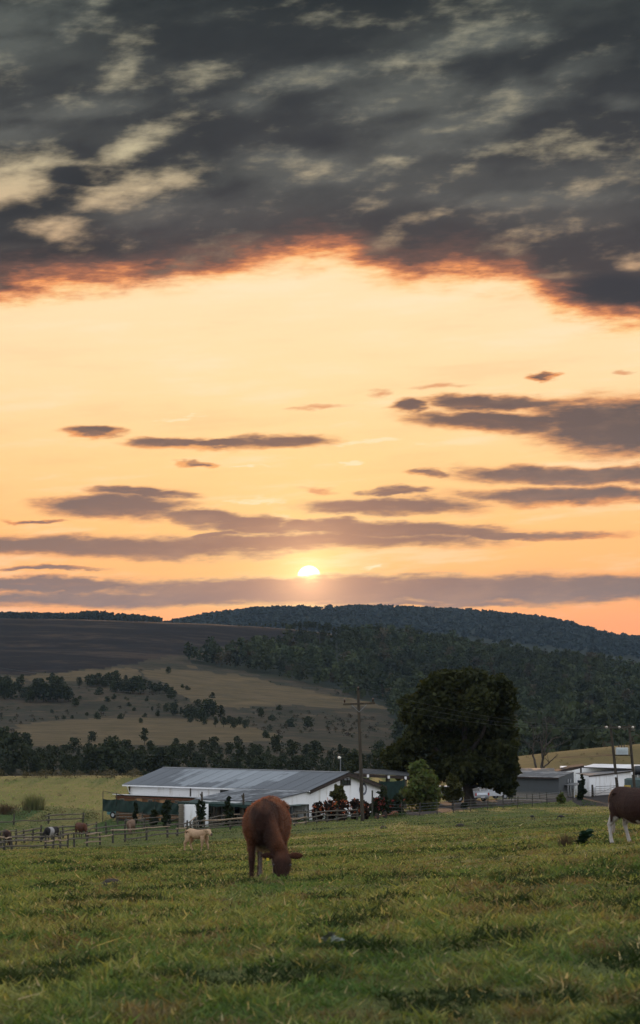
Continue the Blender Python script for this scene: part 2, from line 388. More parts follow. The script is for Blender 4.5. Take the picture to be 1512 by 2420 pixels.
def zones(X, Y, Z):
    d = np.hypot(X, Y)
    xr, yr = to_read(X, np.maximum(Y, 1.0), Z)
    jx = fbm(X / 40, Y / 40, 5, 3) * 26; jy = fbm(X / 40, Y / 40, 9, 3) * 12
    far = (d > 520) & (d < 2600) & (Y > 0)
    qx, qy = xr + jx, yr + jy
    burn = (inpoly(qx, qy, BURN) & far & (d > 1250)).astype(float)
    straw = np.zeros_like(burn)
    for p in STRAW: straw = np.maximum(straw, inpoly(qx, qy, p) & far)
    forest = (inpoly(qx, qy, FOREST) & far).astype(float)
    forest = np.maximum(forest, (d >= 2600).astype(float))
    veld = (d > 400).astype(float)
    return burn, straw, forest, veld, d

# ------------------------------------------------------------------ materials
MATS = {}
def new_mat(name):
    m = bpy.data.materials.new(name); m.use_nodes = True; MATS[name] = m
    nt = m.node_tree; E.nt = nt
    b = nt.nodes['Principled BSDF']
    return m, nt, b
def attr(name, out='Color'):
    n = E.nt.nodes.new('ShaderNodeAttribute'); n.attribute_name = name
    return E(n.outputs[out])
def objco():
    n = E.nt.nodes.new('ShaderNodeTexCoord'); return E(n.outputs['Object'])
def worldpos():
    n = E.nt.nodes.new('ShaderNodeNewGeometry'); return E(n.outputs['Position'])
def objrand():
    n = E.nt.nodes.new('ShaderNodeObjectInfo'); return E(n.outputs['Random'])
def bump(h, strength=0.3, dist=0.02):
    n = E.nt.nodes.new('ShaderNodeBump'); n.inputs['Strength'].default_value = strength; n.inputs['Distance'].default_value = dist
    E.link(h, n.inputs['Height']); return E(n.outputs[0])
def simple(name, c, rough=0.7, var=0.25, scale=3.0, metallic=0.0, spec=0.3, bumpy=0.0, stretch=(1, 1, 1), c2=None, rnd=0.0):
    """base colour with grime-like variation"""
    m, nt, b = new_mat(name)
    co = vop('MULTIPLY', objco(), stretch)
    n = noise(co, scale, 5, 0.6)
    dark = c2 or tuple(x * (1 - var) for x in c[:3]) + (1,)
    colr = mixc(smooth(n, 0.35, 0.65), tuple(c[:3]) + (1,), dark)
    if rnd: colr = mixc(objrand() * rnd, colr, tuple(x * 0.45 for x in c[:3]) + (1,))
    E.link(colr, b.inputs['Base Color'])
    b.inputs['Roughness'].default_value = rough; b.inputs['Metallic'].default_value = metallic
    b.inputs['Specular IOR Level'].default_value = spec
    if bumpy: E.link(bump(noise(co, scale * 6, 4), bumpy, 0.02), b.inputs['Normal'])
    return m

# terrain
m, nt, b = new_mat('terrain')
pos = worldpos(); zn = attr('zone'); sp_ = nt.nodes.new('ShaderNodeSeparateColor'); E.link(zn, sp_.inputs[0])
zb, zs, zf = [E(sp_.outputs[i]) for i in range(3)]
z2 = attr('zone2'); sp2 = nt.nodes.new('ShaderNodeSeparateColor'); E.link(z2, sp2.inputs[0])
zv, zroad, zdirt = [E(sp2.outputs[i]) for i in range(3)]
na = noise(pos, 0.35, 4, 0.6); nb = noise(pos, 2.6, 4, 0.62); nc = noise(pos, 14.0, 3, 0.6); nfar = noise(pos, 0.028, 7, 0.68)
grass = mixc(smooth(na, 0.38, 0.64), (0.072, 0.086, 0.026, 1), (0.098, 0.096, 0.032, 1))
grass = mixc(smooth(nb, 0.46, 0.72) * 0.7, grass, (0.044, 0.060, 0.019, 1))
grass = mixc(smooth(nc, 0.50, 0.75) * 0.5, grass, (0.085, 0.066, 0.034, 1))
nwid = noise(vop('MULTIPLY', pos, (1.0, 0.35, 1.0)), 0.09, 3, 0.5)
grass = mixc(smooth(nwid, 0.42, 0.64) * 0.3, grass, (0.105, 0.110, 0.034, 1))
veld = mixc(smooth(nfar, 0.35, 0.65), (0.050, 0.038, 0.024, 1), (0.026, 0.024, 0.015, 1))
veld = mixc(smooth(noise(pos, 0.11, 5, 0.65), 0.48, 0.64) * 0.85, veld, (0.019, 0.023, 0.012, 1))
straw = mixc(smooth(noise(vop('MULTIPLY', pos, (1, 2.2, 1)), 0.06, 6, 0.66), 0.36, 0.66), (0.098, 0.070, 0.036, 1), (0.058, 0.046, 0.024, 1))
burnt = mixc(smooth(noise(vop('MULTIPLY', pos, (0.35, 1.0, 1.0)), 0.020, 6, 0.7) * 0.55 + noise(vop('MULTIPLY', pos, (0.5, 1.0, 1.0)), 0.09, 6, 0.75) * 0.45, 0.485, 0.60), (0.0070, 0.0062, 0.0066, 1), (0.038, 0.026, 0.018, 1))
forest = mixc(smooth(nfar, 0.4, 0.6), (0.012, 0.017, 0.010, 1), (0.020, 0.022, 0.012, 1))
nt1 = noise(vop('MULTIPLY', pos, (0.6, 1.0, 1.0)), 0.22, 5, 0.72); nt2 = noise(pos, 0.045, 5, 0.65)
veld = mixc(smooth(nt1, 0.50, 0.66) * 0.8, veld, (0.016, 0.017, 0.010, 1)); veld = mixc(smooth(nt2, 0.52, 0.68) * 0.7, veld, (0.078, 0.056, 0.032, 1))
straw = mixc(smooth(nt1, 0.50, 0.68) * 0.55, straw, (0.045, 0.038, 0.019, 1)); straw = mixc(smooth(nt2, 0.5, 0.7) * 0.5, straw, (0.125, 0.088, 0.045, 1))
burnt = mixc(smooth(nt1, 0.56, 0.70) * 0.4, burnt, (0.032, 0.022, 0.016, 1))
edge = (nfar - 0.5) * 1.5 + (noise(pos, 0.15, 4, 0.7) - 0.5) * 0.8
lush = mixc(smooth(nb, .4, .65), (0.052, 0.082, 0.024, 1), (0.030, 0.048, 0.016, 1))
c = mixc(smooth(attr('zone3', 'Fac') + (na - .5) * .7, .35, .65), grass, lush)
c = mixc(zv, c, veld)
c = mixc(smooth(zs + edge, 0.25, 0.75), c, straw)
c = mixc(smooth(zf + edge, 0.35, 0.65), c, forest)
c = mixc(smooth(zb + edge * 1.6, 0.3, 0.6), c, burnt)
c = mixc(smooth(zroad + (nb - 0.5) * 0.6, 0.35, 0.6), c, mixc(nc, (0.036, 0.030, 0.027, 1), (0.066, 0.054, 0.047, 1)))
c = mixc(smooth(zdirt + (nb - 0.5) * 0.9, 0.35, 0.6), c, mixc(nc, (0.020, 0.018, 0.017, 1), (0.045, 0.040, 0.036, 1)))
E.link(c, b.inputs['Base Color']); b.inputs['Roughness'].default_value = 0.95; b.inputs['Specular IOR Level'].default_value = 0.1
E.link(bump(nb * 0.6 + nc * 0.4, 0.6, 0.12), b.inputs['Normal'])

# ------------------------------------------------------------------ mesh helpers
def mesh_from(name, V, F, mats=(), smooth_shade=False, mi=None):
    me = bpy.data.meshes.new(name)
    V = np.asarray(V, np.float32)
    if isinstance(F, np.ndarray):
        k = F.shape[1]
        me.vertices.add(len(V)); me.vertices.foreach_set('co', V.ravel())
        me.loops.add(F.size); me.loops.foreach_set('vertex_index', F.astype(np.int32).ravel())
        me.polygons.add(len(F)); me.polygons.foreach_set('loop_start', np.arange(0, F.size, k, dtype=np.int32))
        me.update(calc_edges=True)
    else:
        me.from_pydata([tuple(map(float, v)) for v in V], [], F)
    for mm in mats: me.materials.append(mm)
    if mi is not None: me.polygons.foreach_set('material_index', np.asarray(mi, np.int32))
    if smooth_shade: me.polygons.foreach_set('use_smooth', np.ones(len(me.polygons), bool))
    me.update()
    return me
def set_col(me, name, rgb, domain='POINT'):
    a = me.color_attributes.new(name, 'FLOAT_COLOR', domain)
    rgba = np.ones((len(rgb), 4), np.float32); rgba[:, :3] = rgb
    a.data.foreach_set('color', rgba.ravel())
def link(name, me, parent=None, loc=None, rotz=None):
    o = bpy.data.objects.new(name, me); COL.objects.link(o)
    if parent is not None: o.parent = parent
    if loc is not None: o.location = loc
    if rotz is not None: o.rotation_euler = (0, 0, rotz)
    return o
def tag(o, label=None, cat=None, group=None, kind=None):
    if label: o['label'] = label
    if cat: o['category'] = cat
    if group: o['group'] = group
    if kind: o['kind'] = kind
    return o
def thing(name, label, cat, loc=(0, 0, 0), rotz=0.0, group=None):
    o = bpy.data.objects.new(name, None); COL.objects.link(o); o.empty_display_size = 0.3
    o.location = loc; o.rotation_euler = (0, 0, rotz)
    return tag(o, label, cat, group)

# ------------------------------------------------------------------ the ground sheet
DIRT_ROAD = [(930, 1925), (1010, 1900), (1060, 1893), (1240, 1886), (1400, 1880), (1700, 1876), (1700, 1880), (1400, 1889), (1180, 1903), (1090, 1915), (990, 1927)]
MUD = [(1350, 1893), (1380, 1880), (1450, 1875), (1600, 1878), (1600, 1912), (1440, 1906), (1370, 1904)]
LUSH = [(-200, 1996), (120, 1978), (260, 1968), (380, 1962), (460, 1960), (560, 1957), (640, 1954), (760, 1938), (850, 1932), (870, 1900), (640, 1895), (240, 1915), (130, 1905), (-200, 1915)]
LUSH2 = [(1060, 1920), (1150, 1909), (1260, 1900), (1340, 1893), (1340, 1884), (1240, 1890), (1120, 1905)]
def lush_zone(x, y, z):
    xr, yr = to_read(x, np.maximum(y, 1), z)
    return ((inpoly(xr, yr, LUSH) | inpoly(xr, yr, LUSH2)) & (y > 150) & (y < 330)).astype(float)
def build_ground():
    az_d = np.radians(np.concatenate([np.linspace(-180, -40, 22)[:-1], np.linspace(-40, -11, 40)[:-1], np.linspace(-11, 11, 285), np.linspace(11, 40, 40)[1:], np.linspace(40, 180, 22)[1:-1]]))
    rad = [0.05, 0.4, 1.0, 2.0]
    while rad[-1] < 15900: rad.append(rad[-1] * (1.009 if 9 < rad[-1] < 130 else 1.0155 if rad[-1] < 600 else (1.010 if rad[-1] < 2100 else 1.022)) )
    rad = np.array(rad)
    A, Rr = np.meshgrid(az_d, rad)
    # rows are at constant depth straight ahead so that the profiles read cleanly
    k = np.where(np.abs(A) < R(50), 1 / np.cos(np.clip(A, -R(50), R(50))), 1 / math.cos(R(50)))
    X = np.sin(A) * Rr * k; Y = np.cos(A) * Rr * k
    x, y = X.ravel(), Y.ravel()
    z = ground_fine(x, y)
    nr, ncl = A.shape
    V = np.column_stack([x, y, z])
    V = np.vstack([V, [[0, 0, -1.62]]])
    i = np.arange(nr - 1)[:, None] * ncl + np.arange(ncl)[None, :]
    j = np.arange(nr - 1)[:, None] * ncl + (np.arange(ncl)[None, :] + 1) % ncl
    F = np.stack([i, j, j + ncl, i + ncl], -1).reshape(-1, 4)
    F = F[:, ::-1]
    tri = np.array([[k_, (k_ + 1) % ncl, len(V) - 1, len(V) - 1] for k_ in range(ncl)])
    me = mesh_from('ground', V, F, [MATS['terrain']], True)
    burn, straw, forest, veld, d = zones(V[:, 0], V[:, 1], V[:, 2])
    xr, yr = to_read(V[:, 0], np.maximum(V[:, 1], 1), V[:, 2])
    road = (inpoly(xr, yr, DIRT_ROAD) & (d > 220) & (d < 340) & (V[:, 1] > 0)).astype(float)
    mud = (inpoly(xr, yr, MUD) & (d > 150) & (d < 340) & (V[:, 1] > 0)).astype(float)
    right_hill = (xr > 980) & (d > 335) & (d < 600)
    veld = np.where(right_hill, 0.55, np.clip((d - 385) / 30, 0, 1))
    set_col(me, 'zone', np.column_stack([burn, straw, forest]))
    set_col(me, 'zone2', np.column_stack([veld, road, mud]))
    set_col(me, 'zone3', np.repeat(lush_zone(V[:, 0], V[:, 1], V[:, 2])[:, None], 3, 1))
    o = link('ground', me); tag(o, 'green pasture sloping down to the valley and rising to far hills', 'ground', kind='structure')
    return o
build_ground()

# ------------------------------------------------------------------ foliage materials
def leaf_mat(name, base, alt, trans=0.35, use_attr=False, rnd=0.5, nscale=0.6, tcol=None):
    m, nt, b = new_mat(name)
    n = noise(worldpos(), nscale, 3, 0.6)
    c = mixc(smooth(n, 0.36, 0.66), base + (1,), alt + (1,))
    if use_attr: c = attr('Col')
    if rnd: c = mixc(objrand() * rnd, c, vop('MULTIPLY', c, (0.62, 0.55, 0.5)))
    E.link(c, b.inputs['Base Color']); b.inputs['Roughness'].default_value = 0.75; b.inputs['Specular IOR Level'].default_value = 0.15
    t = nt.nodes.new('ShaderNodeBsdfTranslucent')
    E.link(vop('MULTIPLY', c, tcol or (1.25, 1.2, 0.6)), t.inputs[0])
    mx = nt.nodes.new('ShaderNodeMixShader'); mx.inputs[0].default_value = trans
    nt.links.new(b.outputs[0], mx.inputs[1]); nt.links.new(t.outputs[0], mx.inputs[2])
    nt.links.new(mx.outputs[0], nt.nodes['Material Output'].inputs[0])
    return m
leaf_mat('leaf_hill', (0.020, 0.029, 0.014), (0.036, 0.045, 0.019), 0.25)
leaf_mat('leaf_forest', (0, 0, 0), (0, 0, 0), 0.22, use_attr=True, rnd=0)
leaf_mat('leaf_big', (0.014, 0.019, 0.006), (0.038, 0.042, 0.011), 0.30, nscale=0.9, rnd=0)
leaf_mat('leaf_fresh', (0.075, 0.110, 0.030), (0.090, 0.090, 0.030), 0.35, nscale=1.4, rnd=0.3)
leaf_mat('leaf_dark', (0.013, 0.020, 0.010), (0.026, 0.036, 0.015), 0.2, nscale=1.6)
leaf_mat('leaf_olive', (0.036, 0.042, 0.012), (0.062, 0.058, 0.016), 0.3, nscale=1.8, rnd=0.2)
leaf_mat('leaf_maroon', (0.020, 0.012, 0.010), (0.030, 0.022, 0.014), 0.2, nscale=1.8, rnd=0.2)
leaf_mat('flower_orange', (0.40, 0.10, 0.035), (0.24, 0.06, 0.03), 0.25, nscale=3.0, rnd=0)
leaf_mat('flower_red', (0.26, 0.045, 0.04), (0.18, 0.03, 0.03), 0.25, nscale=3.0, rnd=0)
leaf_mat('weed_leaf', (0.010, 0.028, 0.017), (0.020, 0.042, 0.022), 0.2, nscale=6.0, rnd=0)
leaf_mat('dry_stem', (0.085, 0.060, 0.034), (0.05, 0.038, 0.026), 0.2, nscale=6.0, rnd=0)
leaf_mat('reed', (0.085, 0.10, 0.040), (0.12, 0.115, 0.055), 0.3, nscale=1.0, rnd=0)
leaf_mat('grass_blade', (0, 0, 0), (0, 0, 0), 0.45, use_attr=True, rnd=0, tcol=(1.2, 1.15, 0.6))
simple('bark', (0.050, 0.042, 0.034), 0.9, 0.5, 4.0, bumpy=0.6, stretch=(3, 3, 0.6))
simple('dead_wood', (0.060, 0.050, 0.042), 0.9, 0.5, 3.0, bumpy=0.6, stretch=(3, 3, 0.6))

def cards(C, S, up=0.0, aspect=1.6, quad=True):
    """random leaf-sized faces at centres C with sizes S -> V, F"""
    n = len(C)
    a = rng.normal(size=(n, 3)); a[:, 2] *= (1 - up) ; a /= np.linalg.norm(a, axis=1)[:, None]
    b = rng.normal(size=(n, 3)); b -= (b * a).sum(1)[:, None] * a; b /= np.linalg.norm(b, axis=1)[:, None]
    S = np.asarray(S)[:, None]
    if quad:
        V = np.stack([C - a*S*aspect*0.5, C + b*S*0.5, C + a*S*aspect*0.5, C - b*S*0.5], 1).reshape(-1, 3)
        F = np.arange(4 * n).reshape(-1, 4)
    else:
        V = np.stack([C - a*S*0.6 - b*S*0.45, C + a*S*0.6 - b*S*0.3, C + b*S*0.6], 1).reshape(-1, 3)
        F = np.arange(3 * n).reshape(-1, 3)
    return V, F
def in_ball(n, shell=0.5):
    p = rng.normal(size=(n, 3)); p /= np.linalg.norm(p, axis=1)[:, None]
    return p * (shell + (1 - shell) * rng.random(n))[:, None]
def tube(pts, radii, sides=6, cap=True):
    """a bent tapered tube -> V, F(list)"""
    pts = [Vector(p) for p in pts]; V = []; F = []
    for i, p in enumerate(pts):
        t = (pts[min(i+1, len(pts)-1)] - pts[max(i-1, 0)]).normalized()
        a = t.cross(Vector((0, 0, 1))) if abs(t.z) < 0.95 else t.cross(Vector((1, 0, 0)))
        a.normalize(); b = t.cross(a)
        for k in range(sides):
            an = 2 * math.pi * k / sides
            V.append(p + (a * math.cos(an) + b * math.sin(an)) * radii[i])
    for i in range(len(pts) - 1):
        for k in range(sides):
            F.append((i*sides+k, i*sides+(k+1) % sides, (i+1)*sides+(k+1) % sides, (i+1)*sides+k))
    if cap:
        F.append(tuple(range(sides))[::-1]); F.append(tuple((len(pts)-1)*sides + k for k in range(sides)))
    return V, F
class MB:
    """collects shapes for ONE mesh"""
    def __init__(s): s.V = []; s.F = []; s.mi = []
    def add(s, V, F, mi=0):
        o = len(s.V); s.V += [tuple(v) for v in V]; s.F += [tuple(i + o for i in f) for f in F]; s.mi += [mi] * len(F); return s
    def tube(s, pts, r, sides=6, mi=0):
        if not hasattr(r, '__len__'): r = [r] * len(pts)
        return s.add(*tube(pts, r, sides), mi)
    def box(s, x0, x1, y0, y1, z0, z1, mi=0):
        V = [(x, y, z) for x in (x0, x1) for y in (y0, y1) for z in (z0, z1)]
        F = [(0, 1, 3, 2), (4, 6, 7, 5), (0, 4, 5, 1), (2, 3, 7, 6), (0, 2, 6, 4), (1, 5, 7, 3)]
        return s.add(V, F, mi)
    def prism(s, poly, axis_from, axis_to, mi=0):
        """poly: list of 3D points (a flat outline) swept by the vector axis_to - axis_from"""
        d = Vector(axis_to) - Vector(axis_from); n = len(poly)
        V = [Vector(p) for p in poly] + [Vector(p) + d for p in poly]
        F = [tuple(range(n))[::-1], tuple(range(n, 2*n))] + [(i, (i+1) % n, n+(i+1) % n, n+i) for i in range(n)]
        return s.add(V, F, mi)
    def mesh(s, name, mats, smooth_shade=False):
        if not isinstance(mats, (list, tuple)): mats = [mats]
        me = mesh_from(name, s.V, s.F, [MATS[q] if isinstance(q, str) else q for q in mats], smooth_shade, s.mi)
        bm = bmesh.new(); bm.from_mesh(me); bmesh.ops.recalc_face_normals(bm, faces=bm.faces); bm.to_mesh(me); bm.free()
        return me
    def build(s, name, mats, parent=None, loc=None, rotz=None, smooth_shade=False):
        return link(name, s.mesh(name, mats, smooth_shade), parent, loc, rotz)

def crown_proto(h, w, kind, n):
    """leaf centres + sizes of one hillside tree of height h, crown width w"""
    C = []; S = []
    if kind == 'tall':   k = 7; z0 = 0.30
    elif kind == 'cone': k = 7; z0 = 0.12
    elif kind == 'pole': k = 6; z0 = 0.50
    elif kind == 'shrub': k = 6; z0 = 0.02
    else: k = 8; z0 = 0.18
    for i in range(k):
        f = (i + 0.5) / k
        zc = h * (z0 + (0.93 - z0) * f)
        prof = {'tall': math.sin(math.pi * (0.18 + 0.72 * f)) ** 0.7, 'cone': (1 - f) * 0.95 + 0.12, 'pole': math.sin(math.pi * (0.2 + 0.7 * f)) ** 0.6,
                'shrub': math.sqrt(max(0.05, 1 - f * f)), 'round': math.sin(math.pi * (0.22 + 0.68 * f)) ** 0.6}[kind]
        for j in range(3 if prof > 0.5 else 2):
            a = rng.random() * 6.283; r = w * 0.5 * prof * (0.25 + 0.35 * rng.random())
            rad = w * 0.5 * prof * (0.42 + 0.3 * rng.random()) + 0.15
            q = in_ball(max(4, int(n / k / 2.6)), 0.55) * np.array([rad, rad, rad * 0.75])
            C.append(q + [r * math.cos(a), r * math.sin(a), zc + (rng.random() - .5) * h * 0.08]); S.append(np.full(len(q), 1.0))
    C = np.vstack(C); C[:, 2] = np.maximum(C[:, 2], 0.1)
    return C
def hill_tree_mesh(kind, h, w, n, leaf, name, lm='leaf_hill'):
    C = crown_proto(h, w, kind, n)
    V, F = cards(C, leaf * (0.6 + 0.8 * rng.random(len(C))), quad=True, aspect=1.3)
    cmesh = mesh_from('crown', V, F, [MATS[lm]])
    V = [tuple(v) for v in V]; F = [tuple(f) for f in F]; mi = [0] * len(F)
    lean = (rng.random() - .5) * 0.6
    tv, tf = tube([(0, 0, -0.6), (lean * .3, 0, h * .3), (lean, 0, h * .72)], [h * .02 + .05, h * .016 + .03, .04], 5)
    o = len(V); V += [tuple(v) for v in tv]; F += [tuple(i + o for i in f) for f in tf]; mi += [1] * len(tf)
    return mesh_from(name, V, F, [MATS[lm], MATS['bark']], False, mi), cmesh, mesh_from('trunk', tv, tf, [MATS['bark']])

HT = {'round': [hill_tree_mesh('round', 7, 6.4, 420, .62, 'hill_tree') for _ in range(4)],
      'tall': [hill_tree_mesh('tall', 9, 5.2, 420, .62, 'hill_tree') for _ in range(4)],
      'cone': [hill_tree_mesh('cone', 9, 5.0, 420, .60, 'hill_tree') for _ in range(2)],
      'pole': [hill_tree_mesh('pole', 12, 5.0, 330, .75, 'ridge_tree') for _ in range(4)],
      'shrub': [hill_tree_mesh('shrub', 2.6, 3.6, 260, .42, 'hill_shrub') for _ in range(3)]}
HH = {'round': 7, 'tall': 9, 'cone': 9, 'pole': 12, 'shrub': 2.6}

_ds = np.exp(np.linspace(math.log(8), math.log(2150), 2600))
def hit(x, y, dmin=330):
    """where the sight line through a reading-unit point meets the hillside"""
    ds = _ds[_ds >= dmin]
    X = (x - 756) / FP * ds * 1.004
    Z = ground_fine(X, ds)
    _, yr = to_read(X, ds, Z)
    i = np.argmax(yr <= y)
    return float(X[i]), float(ds[i]), float(Z[i])
TREE_N = 0; MEMBERS = {}
def put_tree(x, y, hpx, kind, label, group, name='hillside_tree', dmin=600, cat='tree'):
    global TREE_N
    X, d, Z = hit(x, y, dmin)
    h = hpx / FP * d
    i = random.randrange(len(HT[kind])); full, cm_, tm_ = HT[kind][i]; rz = random.random() * 6.28
    if hpx < 12: o = link(name, full, None, (X, d, Z - 0.1), rz)
    else:
        o = thing(name, label, cat, (X, d, Z - 0.1), rz); link('trunk', tm_, o); link('crown', cm_, o)
    s = h / HH[kind]; ws = s * random.uniform(0.85, 1.15)
    o.scale = (ws, ws, s)
    tag(o, label, cat, group); TREE_N += 1
    if group: MEMBERS.setdefault(group, []).append((X / d, o))
    return o
def q6(zx, zy, zh): return zx * 0.5, 1417.5 + zy * 0.5, zh * 0.5

# clumps on the middle slope, as they stand
g1 = 'tall trees clumped on the slope under the burnt hill'
for (a, b_, c_) in [(8, 470, 115), (30, 472, 95), (60, 468, 90), (100, 455, 92), (128, 470, 60), (152, 484, 78), (180, 486, 115), (200, 470, 100), (215, 482, 96), (240, 482, 80), (262, 470, 110), (280, 482, 118), (302, 486, 92), (332, 482, 72), (112, 402, 52), (300, 420, 58), (255, 410, 66), (40, 420, 60)]:
    put_tree(*q6(a, b_, c_), random.choice(['tall', 'tall', 'round']), 'tree in the tall dark clump on the slope below the burnt hill', g1)
g2 = 'trees of the long clump in the middle of the slope'
for (a, b_, c_) in [(432, 412, 60), (452, 408, 54), (476, 408, 62), (500, 412, 52), (528, 404, 62), (556, 398, 66), (540, 432, 52), (552, 436, 54), (580, 438, 62), (606, 442, 56), (634, 442, 74), (660, 446, 88), (686, 446, 72), (714, 436, 56), (735, 440, 48), (760, 444, 58), (786, 444, 50), (812, 472, 62), (830, 468, 44), (600, 405, 50), (640, 400, 44), (668, 402, 42)]:
    put_tree(*q6(a, b_, c_), random.choice(['tall', 'round', 'round']), 'tree in the long clump running down beside the straw-coloured meadow', g2)
g3 = 'trees of the clump below the straw meadow'
for (a, b_, c_) in [(790, 532, 42), (826, 548, 62), (860, 550, 44), (884, 558, 50), (902, 564, 70), (930, 572, 66), (940, 514, 46), (956, 576, 62), (982, 566, 98), (1014, 564, 84), (1046, 572, 78), (1022, 602, 52), (1060, 602, 54), (1110, 608, 52), (1160, 608, 44), (1086, 590, 44), (1135, 590, 40), (970, 590, 40), (905, 580, 34), (750, 552, 30), (725, 530, 28)]:
    put_tree(*q6(a, b_, c_), random.choice(['tall', 'round', 'round']), 'tree in the clump on the open slope below the straw-coloured meadow', g3)
singles = [((382, 420, 56), 'tall', 'lone upright tree on the straw-coloured strip above the tall dark clump', 'hillside_tree'),
           ((800, 348, 34), 'round', 'small lone tree at the top edge of the straw-coloured meadow', 'hillside_tree'),
           ((1007, 462, 26), 'shrub', 'lone low bush in the middle of the straw-coloured meadow', 'hillside_bush'),
           ((672, 582, 26), 'round', 'tiny lone tree above the lower straw-coloured strip', 'hillside_tree'),
           ((442, 672, 52), 'round', 'lone rounded tree at the lower edge of the lower straw-coloured strip', 'hillside_tree'),
           ((690, 684, 84), 'tall', 'tallest tree standing above the dark bush band, against the lower straw-coloured strip', 'hillside_tree'),
           ((1235, 556, 48), 'round', 'lone round bush on the brown slope below the straw-coloured meadow', 'hillside_bush'),
           ((1285, 568, 28), 'shrub', 'small bush beside the lone round bush on the brown slope', 'hillside_bush'),
           ((1455, 604, 56), 'round', 'wide round bush on the brown slope behind the power pole', 'hillside_bush'),
           ((1256, 652, 36), 'shrub', 'low bush on the brown slope above the dark bush band', 'hillside_bush'),
           ((365, 504, 42), 'round', 'small tree at the lower end of the tall dark clump', 'hillside_tree'),
           ((1370, 600, 40), 'shrub', 'faint bush between the lone round bush and the wide one', 'hillside_bush'),
           ((1320, 520, 26), 'shrub', 'small bush under the lower edge of the straw-coloured meadow', 'hillside_bush')]
for q, k, lb, nm in singles: put_tree(*q6(*q), k, lb, None, nm, cat='tree' if nm.endswith('tree') else 'bush')
for (a, b_, c_) in [(495, 526, 32), (475, 448, 32), (515, 482, 26), (577, 562, 28), (615, 502, 20), (465, 562, 34), (255, 532, 16), (350, 560, 18), (420, 545, 16), (310, 562, 18), (690, 555, 20), (545, 470, 22), (820, 505, 22), (890, 425, 20), (865, 415, 18), (700, 480, 18), (640, 525, 18), (385, 470, 18)]:
    put_tree(*q6(a, b_, c_), 'shrub', 'small scattered bush on the brown slope left of the power pole', 'scattered bushes on the brown slope', 'hillside_bush', cat='bush')
# the dark bush band behind the barn, each tree its own
g4 = 'trees of the dark bush band behind the barn'
BAND_TOP_X = [0, 120, 220, 300, 380, 520, 600, 700, 800, 930, 1250]; BAND_TOP_Y = [1790, 1778, 1778, 1775, 1772, 1768, 1772, 1780, 1786, 1790, 1790]
for i in range(125):
    x = -60 + 1010 * ((i * 0.6180339) % 1.0); t = (i + 0.5) / 125
    y0 = np.interp(x, BAND_TOP_X, BAND_TOP_Y)
    y = y0 + (1846 - y0) * t ** 0.9
    put_tree(x, y, random.uniform(22, 46), random.choice(['round', 'round', 'round', 'tall', 'cone']), 'tree of the dark bush band behind the long barn and the far field', g4)
g5 = 'big trees in the hollow behind the far field'
for (x, y, hp, k) in [(10, 1800, 84, 'round'), (38, 1830, 100, 'round'), (-30, 1836, 110, 'round'), (68, 1790, 62, 'tall'), (80, 1836, 66, 'round'), (120, 1838, 62, 'round'), (165, 1834, 52, 'round'), (215, 1838, 74, 'round'), (262, 1838, 92, 'round'), (288, 1834, 70, 'round'), (330, 1836, 66, 'round'), (372, 1836, 72, 'round'), (412, 1836, 76, 'tall'), (564, 1836, 84, 'cone'), (470, 1836, 60, 'round'), (520, 1836, 56, 'round'), (620, 1836, 52, 'round'), (700, 1838, 54, 'round'), (840, 1838, 58, 'round'), (900, 1838, 64, 'round')]:
    put_tree(x, y, hp, k, 'big rounded tree in the hollow just behind the far field and barn roof', g5, dmin=400)
# tall bare-stemmed trees along the ridge line
g6 = 'row of tall trees along the dark ridge'
RX = [566, 590, 606, 622, 628, 640, 652, 668, 676, 684, 696, 708, 722, 728, 734, 742, 755, 764, 770, 778, 790, 800, 806, 812, 818, 830, 836, 842, 850, 856, 868, 874, 880, 886, 898, 904, 910, 918, 926, 934, 942, 950, 960, 968, 978, 990, 1002, 1015, 1030, 1044, 1060, 1075, 1090, 1105]
for x in RX:
    yb = np.interp(x, BURN_X, BURN_Y) + random.uniform(2, 6)
    hp = np.interp(x, [560, 640, 720, 780, 1000, 1110], [10, 16, 28, 30, 27, 24]) * random.uniform(0.8, 1.15)
    put_tree(x, yb, hp, 'pole', 'tall bare-stemmed tree in the row along the dark ridge', g6, 'ridge_tree', dmin=1850)
for (x, hp, k, lb) in [(1150, 22, 'tall', 'tree on the falling ridge just above the crown of the big dark tree'), (1186, 24, 'tall', 'tree on the falling ridge right above the edge of the big dark tree'),
                       (1100 + 112, 34, 'round', 'stout tree on the falling ridge'), (1262, 24, 'tall', 'narrow tree on the falling ridge above the dead tree'), (1366, 34, 'tall', 'tallest pointed tree on the falling ridge above the transformer'),
                       (1340, 24, 'tall', 'shorter tree beside the tallest pointed one on the falling ridge'), (1432, 26, 'round', 'first of the trio of dark trees near the low end of the ridge'), (1450, 26, 'round', 'middle of the trio of dark trees near the low end of the ridge'),
                       (1494, 30, 'tall', 'last dark tree at the low end of the ridge')]:
    put_tree(x, np.interp(x, BURN_X, BURN_Y) + 6, hp, k, lb, None, 'ridge_tree', dmin=1700)

